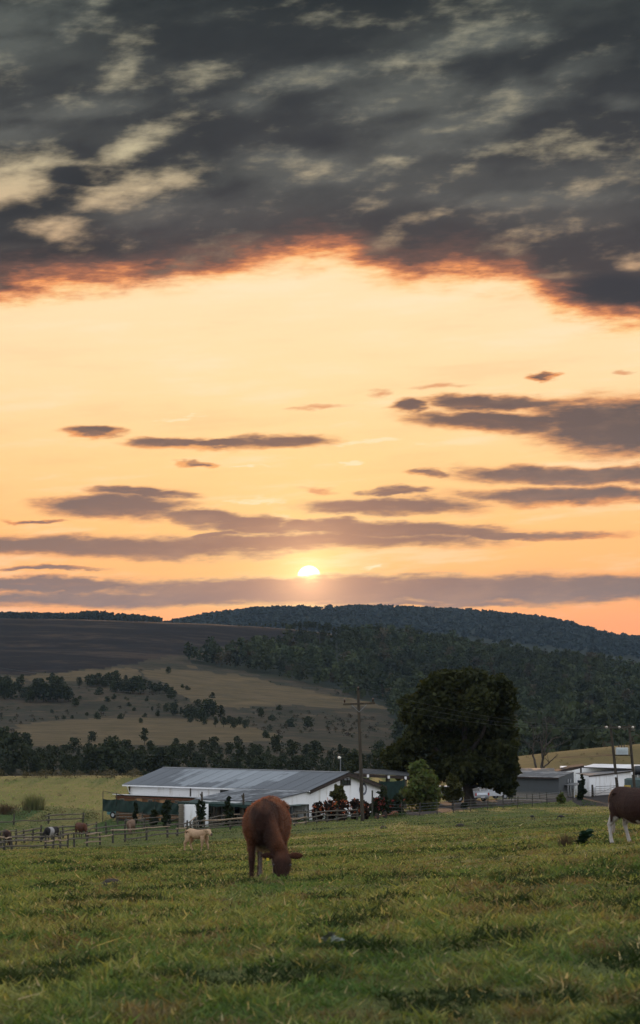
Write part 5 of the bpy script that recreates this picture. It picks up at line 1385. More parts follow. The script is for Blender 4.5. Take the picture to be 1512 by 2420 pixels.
def wire_fence(label, pts, h=1.15, dmin=150, nw=4):
    t = thing('wire_fence', label, 'fence', group='wire fences of the farmyard')
    W = [at(x, y, dmin) for x, y in pts]
    for q in W:
        o = link('post', random.choice(wpm), t, q); o.scale = (1, 1, h / 1.15 * random.uniform(.9, 1.1)); o.rotation_euler = (jit(.05), jit(.05), 0)
    for k in range(nw):
        z = h * (.3 + .7 * k / (nw - 1)) 
        MB().tube([tuple(q + V3((0, -.05, z))) for q in W], .010, 4).build('wire', 'steel', t)
    return t
wire_fence('post and wire fence along the pasture in front of the big tree', [(904, 1928), (948, 1931), (989, 1927), (1030, 1924), (1068, 1920), (1108, 1916), (1148, 1913), (1184, 1911), (1218, 1908), (1253, 1905), (1287, 1899), (1318, 1895), (1348, 1891), (1371, 1887), (1396, 1883)])
wire_fence('post and wire fence behind the dirt track near the barn gable', [(878, 1912), (906, 1913), (934, 1912), (958, 1909), (985, 1907), (1010, 1905)])
wire_fence('short wire fence by the foot of the grey shed', [(1184, 1897), (1204, 1896), (1212, 1895), (1240, 1893), (1270, 1892)], h=.8)
# gate of steel tube
g0, g1 = at(1399, 1883), at(1448, 1880)
gt = thing('farm_gate', 'steel tube farm gate beside the muddy patch', 'gate')
MB().tube([tuple(g0 + V3((0, 0, .15))), tuple(g0 + V3((0, 0, 1.15))), tuple(g0.lerp(g1, .05) + V3((0, 0, 1.25))), tuple(g1 + V3((0, 0, 1.22))), tuple(g1 + V3((0, 0, .2))), tuple(g0 + V3((0, 0, .15)))], .035, 6).build('gate_frame', 'black_paint', gt)
for z in (.45, .75, 1.0): MB().tube([tuple(g0 + V3((0, 0, z))), tuple(g1 + V3((0, 0, z)))], .02, 5).build('bar', 'black_paint', gt)
MB().tube([tuple(g0 + V3((0, 0, .2))), tuple(g1 + V3((0, 0, 1.2)))], .02, 5).build('brace', 'black_paint', gt)
gp = thing('gate_post', 'stout dark post at the hinge of the farm gate', 'post', tuple(g0 + V3((-.3, 0, 0)))); MB().tube([(0, 0, -.4), (0, 0, 1.5)], .12, 8).build('shaft', 'creosote', gp)
# small steel rail and yellow warning sign by the transformer
rl = thing('steel_railing', 'dark steel railing behind the red-brown cow at the frame edge', 'railing')
a, b2 = ground_at(1462, 284), ground_at(1530, 282)
for z in (.95, 1.35): MB().tube([tuple(a + V3((0, 0, z))), tuple(b2 + V3((0, 0, z + .12)))], .03, 5).build('bar', 'black_paint', rl)
for k in (0, .3, .62, 1): MB().tube([tuple(a.lerp(b2, k) + V3((0, 0, -.2))), tuple(a.lerp(b2, k) + V3((0, 0, 1.45)))], .035, 5).build('upright', 'black_paint', rl)
q = ground_at(1475, 282)
ys = thing('warning_sign', 'small faded yellow sign on a stake by the transformer poles', 'sign')
MB().tube([(q.x, q.y, q.z - .2), (q.x, q.y, q.z + 1.3)], .03, 6).build('stake', 'post_wood', ys)
MB().box(q.x - .40, q.x + .40, q.y - .06, q.y - .035, q.z + 1.25, q.z + 1.72).build('board', 'sign_yellow', ys)
# old harrow lying in the grass
h0 = at(884, 1936); h1 = at(928, 1930)
hw = thing('old_harrow', 'two dark discs and a rusty hub on a bar lying by the power pole', 'implement')
MB().tube([tuple(h0 + V3((0, 0, .2))), tuple(h0.lerp(h1, .5) + V3((0, 0, .26))), tuple(h1 + V3((0, 0, .3)))], .06, 6).build('bar', 'rust', hw)
for t_, r_ in ((.05, .36), (.48, .42)):
    q = h0.lerp(h1, t_) + V3((0, 0, .24)); n = 18
    V, F = loft([[(q.x + dx_ + rr * .55 * math.cos(2*math.pi*k/n), q.y + rr * .5 * math.cos(2*math.pi*k/n) + dx_, q.z + rr * math.sin(2*math.pi*k/n)) for k in range(n)] for dx_, rr in ((0, .05), (.04, r_ * .6), (.10, r_), (.13, r_), (.08, r_ * .6), (.05, .05))])
    MB().add(V, F).build('disc', 'fascia_dark', hw)
q = h1 + V3((0, 0, .3))
MB().add(*loft([[(q.x + dx_ + .12 * math.sin(k), q.y + rr * math.cos(2*math.pi*k/9), q.z + rr * math.sin(2*math.pi*k/9) * .8) for k in range(9)] for dx_, rr in ((-.3, .12), (-.2, .30), (.1, .36), (.3, .26), (.36, .1))])).build('hub', 'rust', hw)

# ================================================================== trees and plants of the farmyard
def crown_from_balls(balls, n_per, leaf, mat, name, par, aspect=1.7, shell=.45, up=.2):
    """balls: (x,y,z,r) in world/local units"""
    Cs = []
    tot = sum(b[3] ** 2 for b in balls)
    for (x, y, z, r) in balls:
        n = int(n_per * len(balls) * r * r / tot)
        q = in_ball(n, shell); q[:, 2] *= .85
        # lumpy sub-clumps
        k = max(3, int(n / 60)); sub = in_ball(k, .6)
        q = q * .55 + sub[rng.integers(0, k, n)] * .55
        Cs.append(q * r + [x, y, z])
    C = np.vstack(Cs)
    V, F = cards(C, leaf * (.5 + rng.random(len(C))), up=up, aspect=aspect)
    return link(name, mesh_from(name, V, F, [MATS[mat]]), par)

# ---------------- the big dark tree
BT = ground_at(1106, 268); td = BT.y
btree = thing('big_tree', 'huge dark round-crowned tree standing over the parked pickups', 'tree', tuple(BT))
def rel(x, y, dd=0.0):
    p = P(x, y, td + dd); return (p.x - BT.x, p.y - BT.y, p.z - BT.z)
u1 = td / FP
balls = []
for (x, y, r) in [(1172, 1620, 36), (1022, 1618, 36), (1200, 1662, 36), (972, 1668, 34), (1055, 1612, 40), (1112, 1606, 42), (1150, 1622, 38), (1008, 1642, 40), (1180, 1650, 40), (985, 1690, 44), (1045, 1675, 58), (1115, 1670, 62), (1186, 1695, 44), (1190, 1738, 42), (985, 1735, 42),
                  (1060, 1745, 58), (1130, 1745, 60), (1176, 1780, 42), (1000, 1765, 34), (950, 1790, 42), (932, 1784, 32), (928, 1797, 26), (968, 1760, 34), (952, 1815, 34), (985, 1812, 40), (1040, 1808, 48), (1095, 1808, 50), (1145, 1815, 46), (1195, 1830, 36), (1210, 1805, 26), (1215, 1760, 22),
                  (960, 1822, 26), (1150, 1842, 26), (1202, 1856, 26), (1075, 1838, 24), (1120, 1836, 28), (1182, 1848, 24)]:
    a, b2, c2 = rel(x, y); rr = r * u1
    for k in range(3):
        dy = random.uniform(-4.6, 4.6) * math.sqrt(max(.1, 1 - ((x - 1085) / 170) ** 2)); f = random.uniform(.78, 1.0)
        balls.append((a + jit(.35), dy, c2 + jit(.3), rr * f))
crown = crown_from_balls(balls, 480, .31, 'leaf_big', 'crown', btree, shell=.5)
tb = MB()
tb.tube([(0, 0, -.5), (.05, 0, .25), (-.1, 0, 1.1), (-.35, .1, 3.0), (-.6, 0, 5.6), (-.5, .2, 9.0), (-.3, 0, 13)], [1.0, .72, .58, .50, .42, .28, .1], 10)
tb.build('trunk', 'bark', btree, smooth_shade=True)
for pts, rr in (([(-.35, 0, 3.0), (-2.6, -.6, 5.2), (-5.2, -1.0, 7.6), (-6.2, -1, 9)], [.32, .24, .14, .06]), ([(-.3, 0, 2.6), (2.2, .8, 4.6), (4.2, 1.0, 6.6), (5.4, .5, 9)], [.34, .25, .15, .06]), ([(-.5, 0, 5), (1.4, -1.2, 8), (2.6, -1.6, 11.5)], [.3, .2, .07]),
                ([(-.5, 0, 5.5), (-2.2, 1.4, 9), (-3.2, 1.8, 12)], [.28, .18, .06]), ([(-.3, 0, 2.2), (-3.5, .2, 3.6), (-7.2, -.5, 5.6)], [.26, .17, .06]), ([(-.2, 0, 2.0), (2.5, -.5, 2.6), (5.0, -.8, 3.4)], [.22, .14, .05])):
    MB().tube(pts, rr, 7).build('branch', 'bark', btree, smooth_shade=True)

def bush_tree(name, label, x, d, top, width, mat, leaf=.26, n=900, trunk=True, cat='tree', ztrunk=.25, squash=1.0, group=None, ybase=None, stem='bark'):
    g = ground_at(x, d); t = thing(name, label, cat, tuple(g), 0, group)
    h = P(x, top, d).z - g.z; w = width / FP * d
    bl = []
    k = 11
    for i in range(k):
        f = (i + .5) / k; z = h * (ztrunk + (.95 - ztrunk) * f)
        prof = (math.sin(math.pi * (.16 + .72 * f)) ** .7 if squash != 0.7 else math.sin(math.pi * (.22 + .68 * f)) ** .8 * (1.08 - .35 * f)) if squash < 1.2 else (1 - f) * .85 + .22
        for j in range(2):
            a = random.random() * 6.28; rr = w / 2 * prof
            r = rr * random.uniform(.42, .66)
            bl.append((math.cos(a) * (rr - r), math.sin(a) * (rr - r), z, r + .05))
    crown_from_balls(bl, n // len(bl), leaf, mat, 'crown', t)
    lean = jit(.1)
    MB().tube([(0, 0, -.3), (lean * .5, 0, h * .35), (lean, 0, h * .75)], [.05 + h * .016, .04 + h * .01, .02], 7).build('trunk', stem, t)
    return t
bush_tree('young_tree', 'fresh green leafy young tree in front of the big dark tree', 990, 250, 1795, 122, 'leaf_fresh', .27, 4800, ztrunk=.10, squash=.7)
bush_tree('small_tree', 'small yellowish-green tree right of the fresh green young tree', 1066, 254, 1829, 62, 'leaf_olive', .22, 1900, ztrunk=.22)
bush_tree('round_tree', 'dense rounded olive-green tree in front of the barn gable', 797, 230.5, 1853, 46, 'leaf_olive', .20, 1700, ztrunk=.30)
bush_tree('grey_sapling', 'sparse grey-leaved sapling at the far corner of the barn gable', 902, 240, 1853, 26, 'leaf_hill', .20, 260, ztrunk=.4)
bush_tree('conifer_shrub', 'dark upright conifer against the white front building', 1370, 284, 1826, 24, 'leaf_dark', .20, 1300, squash=1.5, ztrunk=.04)
bush_tree('yard_shrub', 'dark bushy shrub at the right end of the green cloth fence', 398, 224, 1887, 28, 'leaf_dark', .18, 900, ztrunk=.1, cat='shrub')
bush_tree('yard_shrub', 'dark pointed shrub in front of the white yard wall', 476, 222, 1888, 30, 'leaf_dark', .18, 800, ztrunk=.1, cat='shrub')
bush_tree('yard_shrub', 'dark upright shrub in front of the shade awning', 542, 222, 1879, 25, 'leaf_dark', .18, 900, ztrunk=.1, cat='shrub')
bush_tree('yard_shrub', 'thin dark shrub in front of the middle of the green cloth fence', 324, 232, 1893, 14, 'leaf_dark', .16, 420, ztrunk=.1, cat='shrub')
bush_tree('yard_shrub', 'low dark shrub between two pen shrubs below the cloth fence', 368, 228, 1912, 26, 'leaf_dark', .18, 500, ztrunk=.02, cat='shrub')
bush_tree('yard_bush', 'round green bush by the foot of the grey shed', 1320, 272, 1874, 24, 'leaf_fresh', .20, 500, ztrunk=.02, cat='bush')
bush_tree('yard_bush', 'low green bush at the foot of the big tree', 1093, 258, 1897, 18, 'leaf_dark', .18, 300, ztrunk=.02, cat='bush')
# flowering hedge: separate bushes
def flower_bush(label, x, d, top, width, leafm, flow, nf, n=800):
    t = bush_tree('flowering_bush', label, x, d, top, width, leafm, .2, n, ztrunk=.05, cat='bush', group='flowering bushes by the barn gable')
    g = t.location; h = P(x, top, d).z - g.z; w = width / FP * d
    q = in_ball(nf, .75); q[:, 1] = -np.abs(q[:, 1]); q = q * [w * .5, w * .5, h * .5] + [0, -.1, h * .58]
    q = q[q[:, 2] > h * .35]
    cl = np.repeat(q, 6, 0); cl = cl + rng.normal(size=cl.shape) * .09
    V, F = cards(cl, .11 * (.6 + .8 * rng.random(len(cl))), aspect=1.2)
    link('flowers', mesh_from('flowers', V, F, [MATS[flow]]), t)['kind'] = 'stuff'
for lb, x, tp_, w, fl_, nf in [('orange-flowering dark bush at the lean-to end of the hedge', 752, 1886, 34, 'flower_orange', 20), ('orange-flowering bush under the round olive-green tree', 778, 1882, 38, 'flower_orange', 26), ('tall orange-flowering bush in the middle of the hedge', 808, 1879, 40, 'flower_orange', 28),
                               ('orange-flowering bush just left of the power pole', 838, 1880, 34, 'flower_orange', 20), ('orange-flowering bush right behind the power pole', 860, 1882, 30, 'flower_orange', 14)]:
    flower_bush(lb, x, 227 + jit(1), tp_ + 9, w, 'leaf_maroon', fl_, int(nf * .7))
for lb, x, tp_, w, fl_, nf in [('dark shrub with red flowers behind the wire fence, near the round sign', 886, 1884, 32, 'flower_red', 8), ('broad dark shrub with red flowers below the grey-leaved sapling', 912, 1880, 40, 'flower_red', 16), ('dark green shrub beside the shade screen', 940, 1874, 40, 'flower_red', 3)]:
    flower_bush(lb, x, 236 + jit(1), tp_, w, 'leaf_dark', fl_, nf)
q = ground_at(878, 233)
sp = thing('lone_post', 'tall weathered post among the shrubs right of the power pole', 'post', tuple(q)); MB().tube([(0, 0, -.3), (.02, 0, P(878, 1867, 233).z - q.z)], .08, 7).build('shaft', 'post_wood', sp)

# ---------------- dead trees
def dead_tree(label, x, d, limbs):
    g = ground_at(x, d); t = thing('dead_tree', label, 'tree', tuple(g), group='bare dead trees behind the sheds')
    for i, (pts, r0, r1) in enumerate(limbs):
        W = []
        for (px, py) in pts:
            p = P(px, py, d); W.append(V3((p.x - g.x, jit(.5) if W else 0, p.z - g.z)))
        n = len(W); rr = [r0 + (r1 - r0) * k / (n - 1) for k in range(n)]
        # wobble
        P2, R2 = [], []
        for k in range(n - 1):
            for s in range(3): P2.append(W[k].lerp(W[k+1], s / 3) + V3((jit(.07), jit(.1), jit(.05))) * (1 if (k or s) else 0)); R2.append(rr[k] + (rr[k+1] - rr[k]) * s / 3)
        P2.append(W[-1]); R2.append(rr[-1])
        R2 = [q * .62 for q in R2]; main = MB().tube(P2, R2, 7).build('trunk' if i == 0 else 'branch', 'dead_wood', t, smooth_shade=True)
        if i or True:
            for k in range(5):
                j = random.randrange(len(P2) // 3, len(P2)); a = P2[j]; L = random.uniform(.5, 1.5)
                b2 = a + V3((jit(1), jit(.6), random.uniform(.2, 1))).normalized() * L
                MB().tube([a, a.lerp(b2, .5) + V3((jit(.12), 0, jit(.1))), b2], [max(.025, R2[j] * .4), .03, .012], 5).build('twig', 'dead_wood', main)
dead_tree('tall bare dead tree with many broken limbs behind the sheds', 1284, 332,
          [([(1279, 1850), (1280, 1815), (1285, 1780), (1291, 1750), (1290, 1720), (1287, 1692)], .42, .06), ([(1282, 1790), (1280, 1765), (1285, 1745), (1283, 1725)], .24, .05), ([(1289, 1765), (1305, 1745), (1318, 1742), (1340, 1731)], .2, .03),
           ([(1291, 1745), (1300, 1728), (1306, 1712)], .15, .03), ([(1287, 1775), (1277, 1755), (1276, 1740)], .2, .04), ([(1283, 1815), (1298, 1802), (1308, 1790), (1319, 1782)], .2, .04), ([(1287, 1785), (1300, 1768), (1322, 1759), (1330, 1756)], .15, .03), ([(1290, 1735), (1282, 1715), (1284, 1705)], .12, .03)])
dead_tree('slim bare dead tree leaning beside the taller dead tree', 1264, 335,
          [([(1266, 1850), (1265, 1812), (1260, 1785), (1259, 1770), (1262, 1750), (1258, 1722), (1252, 1706)], .30, .05), ([(1260, 1772), (1252, 1764), (1248, 1758)], .12, .03), ([(1261, 1752), (1266, 1735), (1264, 1715)], .14, .03), ([(1262, 1760), (1268, 1748), (1270, 1735)], .1, .03)])

# ---------------- reeds, weeds, bank
def blades_plant(name, label, x, y, h, w, n, mat, bend=.5, cat='plant', bw=.03, d=None, group=None):
    g = at(x, y) if d is None else ground_at(x, d)
    t = thing(name, label, cat, tuple(g), group=group)
    V = []; F = []
    for i in range(n):
        a = random.random() * 6.28; r = w * .5 * math.sqrt(random.random()); bx, by = r * math.cos(a), r * math.sin(a)
        hh = h * random.uniform(.5, 1.05); lx, ly = jit(bend) * hh * .5 + bx * .3, jit(bend) * hh * .5 + by * .3
        c, s = math.cos(a + 1.57) * bw / 2, math.sin(a + 1.57) * bw / 2; o = len(V)
        V += [(bx - c, by - s, -.05), (bx + c, by + s, -.05), (bx + lx * .4 + c * .8, by + ly * .4 + s, hh * .6), (bx + lx * .4 - c * .8, by + ly * .4 - s, hh * .6), (bx + lx * 1.1, by + ly * 1.1, hh)]
        F += [(o, o + 1, o + 2, o + 3), (o + 3, o + 2, o + 4)]
    link('stems', mesh_from('stems', V, F, [MATS[mat]]), t)
    return t
blades_plant('reed_clump', 'tall pale reed clump on the bank left of the pens', 86, 1914, 1.9, 2.4, 420, 'reed', .6, bw=.05)
blades_plant('dry_bush', 'brown dry bush at the far left on the bank', 22, 1924, 1.3, 1.5, 260, 'dry_stem', .9, bw=.05)
bank = []
for i in range(46):
    x = random.uniform(-40, 235); y = random.uniform(1908, 1944); hh = random.uniform(8, 18)
    g = at(x, y)
    bank.append((g.x, g.y, g.z))
bp = [unit_crown('shrub', 70, .12, 1, 2.2) for _ in range(4)]
joined_trees('bank_weeds', bank, bp, .35 + .45 * rng.random(len(bank)), lambda i, x, y: (np.array([0.045, 0.060, 0.024]) if rng.random() < .6 else np.array([0.065, 0.05, 0.03])) * (0.7 + .6 * rng.random()), 'weedy overgrown bank between the far field and the pens')
fr_ = []
for i in range(70):
    x = random.uniform(-60, 330); g = ground_at(x, 352 + jit(8) + (x < 100) * 4); fr_.append((g.x, g.y, g.z))
joined_trees('field_edge_scrub', fr_, bp, .5 + .7 * rng.random(len(fr_)), lambda i, x, y: np.array([0.070, 0.062, 0.036]) * (0.6 + .7 * rng.random()), 'pale straggly scrub along the far edge of the field')
yg = []
for i in range(120):
    x = random.choice([random.uniform(250, 640), random.uniform(700, 860), random.uniform(870, 960), random.uniform(1100, 1400)])
    d = 232 + jit(5) if x < 960 else 262 + jit(10)
    g = ground_at(x, d); yg.append((g.x, g.y, g.z))
joined_trees('yard_weeds', yg, bp, .2 + .35 * rng.random(len(yg)), lambda i, x, y: np.array([0.045, 0.075, 0.024]) * (0.6 + .8 * rng.random()), 'rank green weeds along the yard fences and walls')
# dark tufts over the grassy hill on the right and over the field
tf = []
for i in range(60):
    x = random.uniform(1230, 1640); d = random.uniform(360, 450); g = ground_at(x, d); tf.append((g.x, g.y, g.z - .05))
for i in range(24):
    x = random.uniform(-50, 290); d = random.uniform(275, 345); g = ground_at(x, d); tf.append((g.x, g.y, g.z - .05))
joined_trees('hill_tufts', tf, bp, .22 + .3 * rng.random(len(tf)), lambda i, x, y: np.array([0.040, 0.036, 0.024]) * (0.7 + .6 * rng.random()), 'dark grass tufts dotting the grassy hill and field')
# pasture tufts that stand out: stuff
tu = []
for i in range(300):
    d = math.exp(random.uniform(math.log(13), math.log(190))); x = random.uniform(-1, 1) * (.15 * d + 1); tu.append((x, d, gz(x, d) - .03))
tp4 = []
for k in range(4):
    V = []; n = 110
    for i in range(n):
        a = random.random() * 6.28; r = .5 * math.sqrt(random.random()); bx, by = r * math.cos(a), r * math.sin(a); hh = random.uniform(.3, 1.0) * (1 - .8 * r); w = .022
        c, s = math.cos(a + 1.57) * w, math.sin(a + 1.57) * w
        V += [(bx - c, by - s, 0), (bx + c, by + s, 0), (bx * 1.2 + jit(.25), by * 1.2 + jit(.25), hh)]
    tp4.append((np.array(V), np.arange(3 * n).reshape(-1, 3)))
def tcol(i, x, y):
    k = rng.random(); c = np.array([0.030, 0.060, 0.020]) if k < .55 else (np.array([0.10, 0.072, 0.04]) if k < .8 else np.array([0.11, 0.12, 0.04]))
    return c * (.7 + .6 * rng.random())
joined_trees('pasture_tufts', tu, tp4, .09 + .09 * rng.random(len(tu)), tcol, 'darker grass tufts scattered over the pasture', lm='grass_blade', ws=1.5)

# the weed by the right-hand cow
blades_plant('dry_weed', 'dry brown weed beside the dark broad-leaved plant', 1330, 2022, .46, .34, 170, 'dry_stem', .8, bw=.012)
g = at(1366, 2020)
wd = thing('broadleaf_weed', 'dark green broad-leaved weed standing in the pasture', 'plant', tuple(g))
def leaf_mesh(L, W, name='leaf', mat='weed_leaf'):
    V = []; F = []; n = 7
    for i in range(n + 1):
        t = i / n; w = W * .5 * (math.sin(math.pi * min(1, t * .93 + .07)) ** .75) * (1 + .18 * math.cos(i * 2.6)); x = L * t; z = .25 * L * math.sin(t * 2.2) - .12 * L * t
        V += [(x, -w, z + .16 * w), (x, 0, z), (x, w, z + .16 * w)]
    for i in range(n):
        a = 3 * i; F += [(a, a + 3, a + 4, a + 1), (a + 1, a + 4, a + 5, a + 2)]
    return mesh_from(name, V, F, [MATS[mat]], True)
lms = [leaf_mesh(.19, .13), leaf_mesh(.15, .12), leaf_mesh(.23, .14)]
for i in range(30):
    an = i * 2.4; z = .02 + .24 * i / 30
    o = link('leaf', lms[i % 3], wd, (.02 * math.cos(an) + .08 * (i > 18), .02 * math.sin(an), z)); o.rotation_euler = (jit(.35), random.uniform(-.75, .1), an + jit(.3))
wd.scale = (1.25, 1.1, 1.3)
MB().tube([(0, 0, -.05), (.02, 0, .14), (.13, 0, .28)], [.015, .012, .006], 6).build('stem', 'weed_leaf', wd)
g = at(780, 2250, 9)
simple('pale_leaf', (0.13, 0.15, 0.12), 0.8, 0.3, 8)
pw = thing('pale_weed', 'small pale grey-green leafy weed in the near grass', 'plant', tuple(g + V3((0, 0, .03))))
pl_ = leaf_mesh(.06, .035, 'leaf', 'pale_leaf')
for i in range(9):
    o = link('leaf', pl_, pw, (jit(.05), jit(.03), .02 + random.random() * .05)); o.rotation_euler = (jit(.6), random.uniform(-1.0, .1), random.random() * 6.28)
# dung pats and clods
simple('dung', (0.035, 0.028, 0.020), 0.95, 0.4, 8)
for lb, x, y, r in (('dark dried dung pat left of the grazing brown cow', 270, 2091, .16), ('dark clod in the grass beside the wire fence', 1084, 1953, .35), ('small dark clod near the foot of the power pole', 905, 1957, .3)):
    g = at(x, y, 9); rr = []
    for i, (k, z) in enumerate(((1.0, -.02), (1.0, .05), (.7, .12), (.25, .16))): rr.append([(r * k * math.cos(a * .628) * (1 + .2 * math.sin(a * 2.1)), r * k * math.sin(a * .628) * (1 + .2 * math.cos(a * 1.7)), z * r * 4) for a in range(10)])
    c = MB().add(*loft(rr)).build('dung_pat', 'dung', None, tuple(g)); tag(c, lb, 'dung')

# ================================================================== cattle and birds
def cow_mat():
    m, nt, b = new_mat('cow_hide')
    co = objco(); c = attr('Col')
    n = noise(vop('MULTIPLY', co, (3, 3, 1.2)), 9, 4, 0.6); n2_ = noise(vop('MULTIPLY', co, (6, 6, 1.6)), 30, 2)
    c = mixc(smooth(n, 0.35, 0.65) * 0.6, c, vop('MULTIPLY', c, (0.55, 0.5, 0.48)))
    E.link(c, b.inputs['Base Color']); b.inputs['Roughness'].default_value = 0.7; b.inputs['Specular IOR Level'].default_value = 0.2
    b.inputs['Sheen Weight'].default_value = 0.22; b.inputs['Sheen Roughness'].default_value = 0.35
    E.link(mixc(0.5, c, (0.5, 0.24, 0.10, 1)), b.inputs['Sheen Tint'])
    E.link(bump(n * .7 + n2_ * .3, 0.7, 0.04), b.inputs['Normal'])
cow_mat()
def hair_mat():
    m, nt, b = new_mat('cow_hair'); c = attr('Col')
    E.link(c, b.inputs['Base Color']); b.inputs['Roughness'].default_value = 0.6
    t = nt.nodes.new('ShaderNodeBsdfTranslucent'); E.link(vop('MULTIPLY', vop('MINIMUM', c, (.18, .12, .09)), (3.0, 2.4, 1.9)), t.inputs[0])
    mx = nt.nodes.new('ShaderNodeMixShader'); mx.inputs[0].default_value = 0.5
    nt.links.new(b.outputs[0], mx.inputs[1]); nt.links.new(t.outputs[0], mx.inputs[2]); nt.links.new(mx.outputs[0], nt.nodes['Material Output'].inputs[0])
hair_mat()
simple('eye_dark', (0.008, 0.006, 0.005), 0.15, 0.2, spec=0.7)
simple('ear_tag_yellow', (0.55, 0.42, 0.03), 0.5, 0.2)
simple('nose_pink', (0.20, 0.12, 0.10), 0.5, 0.3)

def ring(c, t, up, rw, rh, n=14, sq=0.0):
    t = Vector(t).normalized(); s = t.cross(Vector(up)); s.normalize(); w = s.cross(t)
    out_ = []
    for k in range(n):
        a = 2 * math.pi * k / n; ca, sa = math.cos(a), math.sin(a)
        if sq: ca = math.copysign(abs(ca) ** (1 - sq), ca); sa = math.copysign(abs(sa) ** (1 - sq), sa)
        out_.append(Vector(c) + s * (rw * ca) + w * (rh * sa))
    return out_
def limb(mb, spec, up=(1, 0, 0), n=12):
    """spec: list of (point, rw, rh); tube of elliptical rings"""
    P_ = [Vector(s[0]) for s in spec]; rs = []
    for i, s in enumerate(spec):
        t = P_[min(i+1, len(P_)-1)] - P_[max(i-1, 0)]
        rs.append(ring(P_[i], t, up, s[1], s[2], n))
    mb.add(*loft(rs))
def cow_body(pose, voxel=0.018):
    """pose: dict with 'neck' list, 'head' list, 'legs' list of 4 limb specs, torso scale, ears"""
    mb = MB()
    tors = pose['torso']
    limb(mb, [((x, yo, z), w, h) for (x, yo, z, w, h) in tors], (0, 0, 1), 20)
    for l in pose['legs']: limb(mb, l, (1, 0, 0), 12)
    limb(mb, pose['neck'], pose.get('neck_up', (0, 0, 1)), 14)
    limb(mb, pose['head'], pose.get('head_up', (0, 0, 1)), 14)
    for e in pose['ears']: limb(mb, e, pose.get('ear_up', (0, 0, 1)), 10)
    for x in pose.get('extra', []): limb(mb, x, (1, 0, 0), 10)
    limb(mb, pose['tail'], (1, 0, 0), 8)
    me = mb.mesh('tmp', [])
    ob = bpy.data.objects.new('tmp', me); COL.objects.link(ob)
    r = ob.modifiers.new('r', 'REMESH'); r.mode = 'VOXEL'; r.voxel_size = voxel; r.use_smooth_shade = True
    s = ob.modifiers.new('s', 'SMOOTH'); s.factor = 0.5; s.iterations = 3
    dg = bpy.context.evaluated_depsgraph_get(); ev = ob.evaluated_get(dg)
    out_ = bpy.data.meshes.new_from_object(ev)
    bpy.data.objects.remove(ob); bpy.data.meshes.remove(me)
    return out_
def leg_front(x, y, dx=0., s=1.0, lift=0.):
    return [((x, y * .9, .98), .10, .17), ((x + .02, y, .80), .105, .155), ((x, y * 1.02, .64), .082, .105), ((x + .01 + dx * .4, y, .50), .058, .070), ((x + .02 + dx * .6, y, .41), .056, .062), ((x + .01 + dx * .8, y, .28), .040, .044),
            ((x + dx, y, .14), .040, .045), ((x + .03 + dx, y, .07), .046, .052), ((x + .05 + dx, y, .0), .056, .070)]
def leg_hind(x, y, dx=0.):
    return [((x + .10, y * .75, 1.08), .13, .24), ((x + .12, y * .95, .88), .135, .22), ((x + .12, y, .72), .105, .165), ((x - .02 + dx * .3, y, .58), .066, .10), ((x - .10 + dx * .5, y, .47), .052, .074), ((x - .08 + dx * .6, y, .38), .042, .055),
            ((x - .05 + dx * .8, y, .24), .040, .046), ((x - .03 + dx, y, .13), .044, .050), ((x + dx, y, .06), .048, .056), ((x + .02 + dx, y, .0), .056, .070)]
TORSO = [(-1.00, 0, 1.14, .07, .10), (-.94, 0, 1.12, .19, .22), (-.82, 0, 1.10, .27, .30), (-.62, 0, 1.06, .31, .35), (-.38, 0, .99, .36, .40), (-.10, 0, .95, .405, .43), (.15, 0, .95, .40, .425), (.38, 0, .98, .35, .40), (.56, 0, 1.02, .30, .37), (.72, 0, 1.05, .25, .33), (.86, 0, 1.06, .17, .24), (.94, 0, 1.06, .10, .15)]
TAIL = [((-.98, 0, 1.28), .045, .05), ((-1.06, 0, 1.18), .04, .04), ((-1.08, .01, .95), .028, .028), ((-1.07, .03, .65), .024, .024), ((-1.06, .05, .50), .05, .05), ((-1.06, .05, .38), .055, .055), ((-1.05, .05, .26), .02, .02)]
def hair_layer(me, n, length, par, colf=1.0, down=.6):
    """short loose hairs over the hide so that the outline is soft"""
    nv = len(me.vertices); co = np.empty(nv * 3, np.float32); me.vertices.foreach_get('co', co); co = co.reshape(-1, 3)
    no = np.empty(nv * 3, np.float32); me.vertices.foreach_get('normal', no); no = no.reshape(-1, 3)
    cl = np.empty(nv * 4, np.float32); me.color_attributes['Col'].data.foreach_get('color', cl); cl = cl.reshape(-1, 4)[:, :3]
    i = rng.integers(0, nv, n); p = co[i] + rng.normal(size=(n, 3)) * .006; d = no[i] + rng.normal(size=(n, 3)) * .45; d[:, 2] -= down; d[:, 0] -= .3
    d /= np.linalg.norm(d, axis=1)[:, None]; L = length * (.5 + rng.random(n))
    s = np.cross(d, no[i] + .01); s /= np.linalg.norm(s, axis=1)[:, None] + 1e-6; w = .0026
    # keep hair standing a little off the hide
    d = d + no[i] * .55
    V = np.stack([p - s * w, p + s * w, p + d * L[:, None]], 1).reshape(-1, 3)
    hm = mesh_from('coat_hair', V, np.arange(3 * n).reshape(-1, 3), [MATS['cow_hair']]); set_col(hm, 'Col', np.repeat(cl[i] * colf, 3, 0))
    o = link('coat_hair', hm, par); o['kind'] = 'stuff'; return o
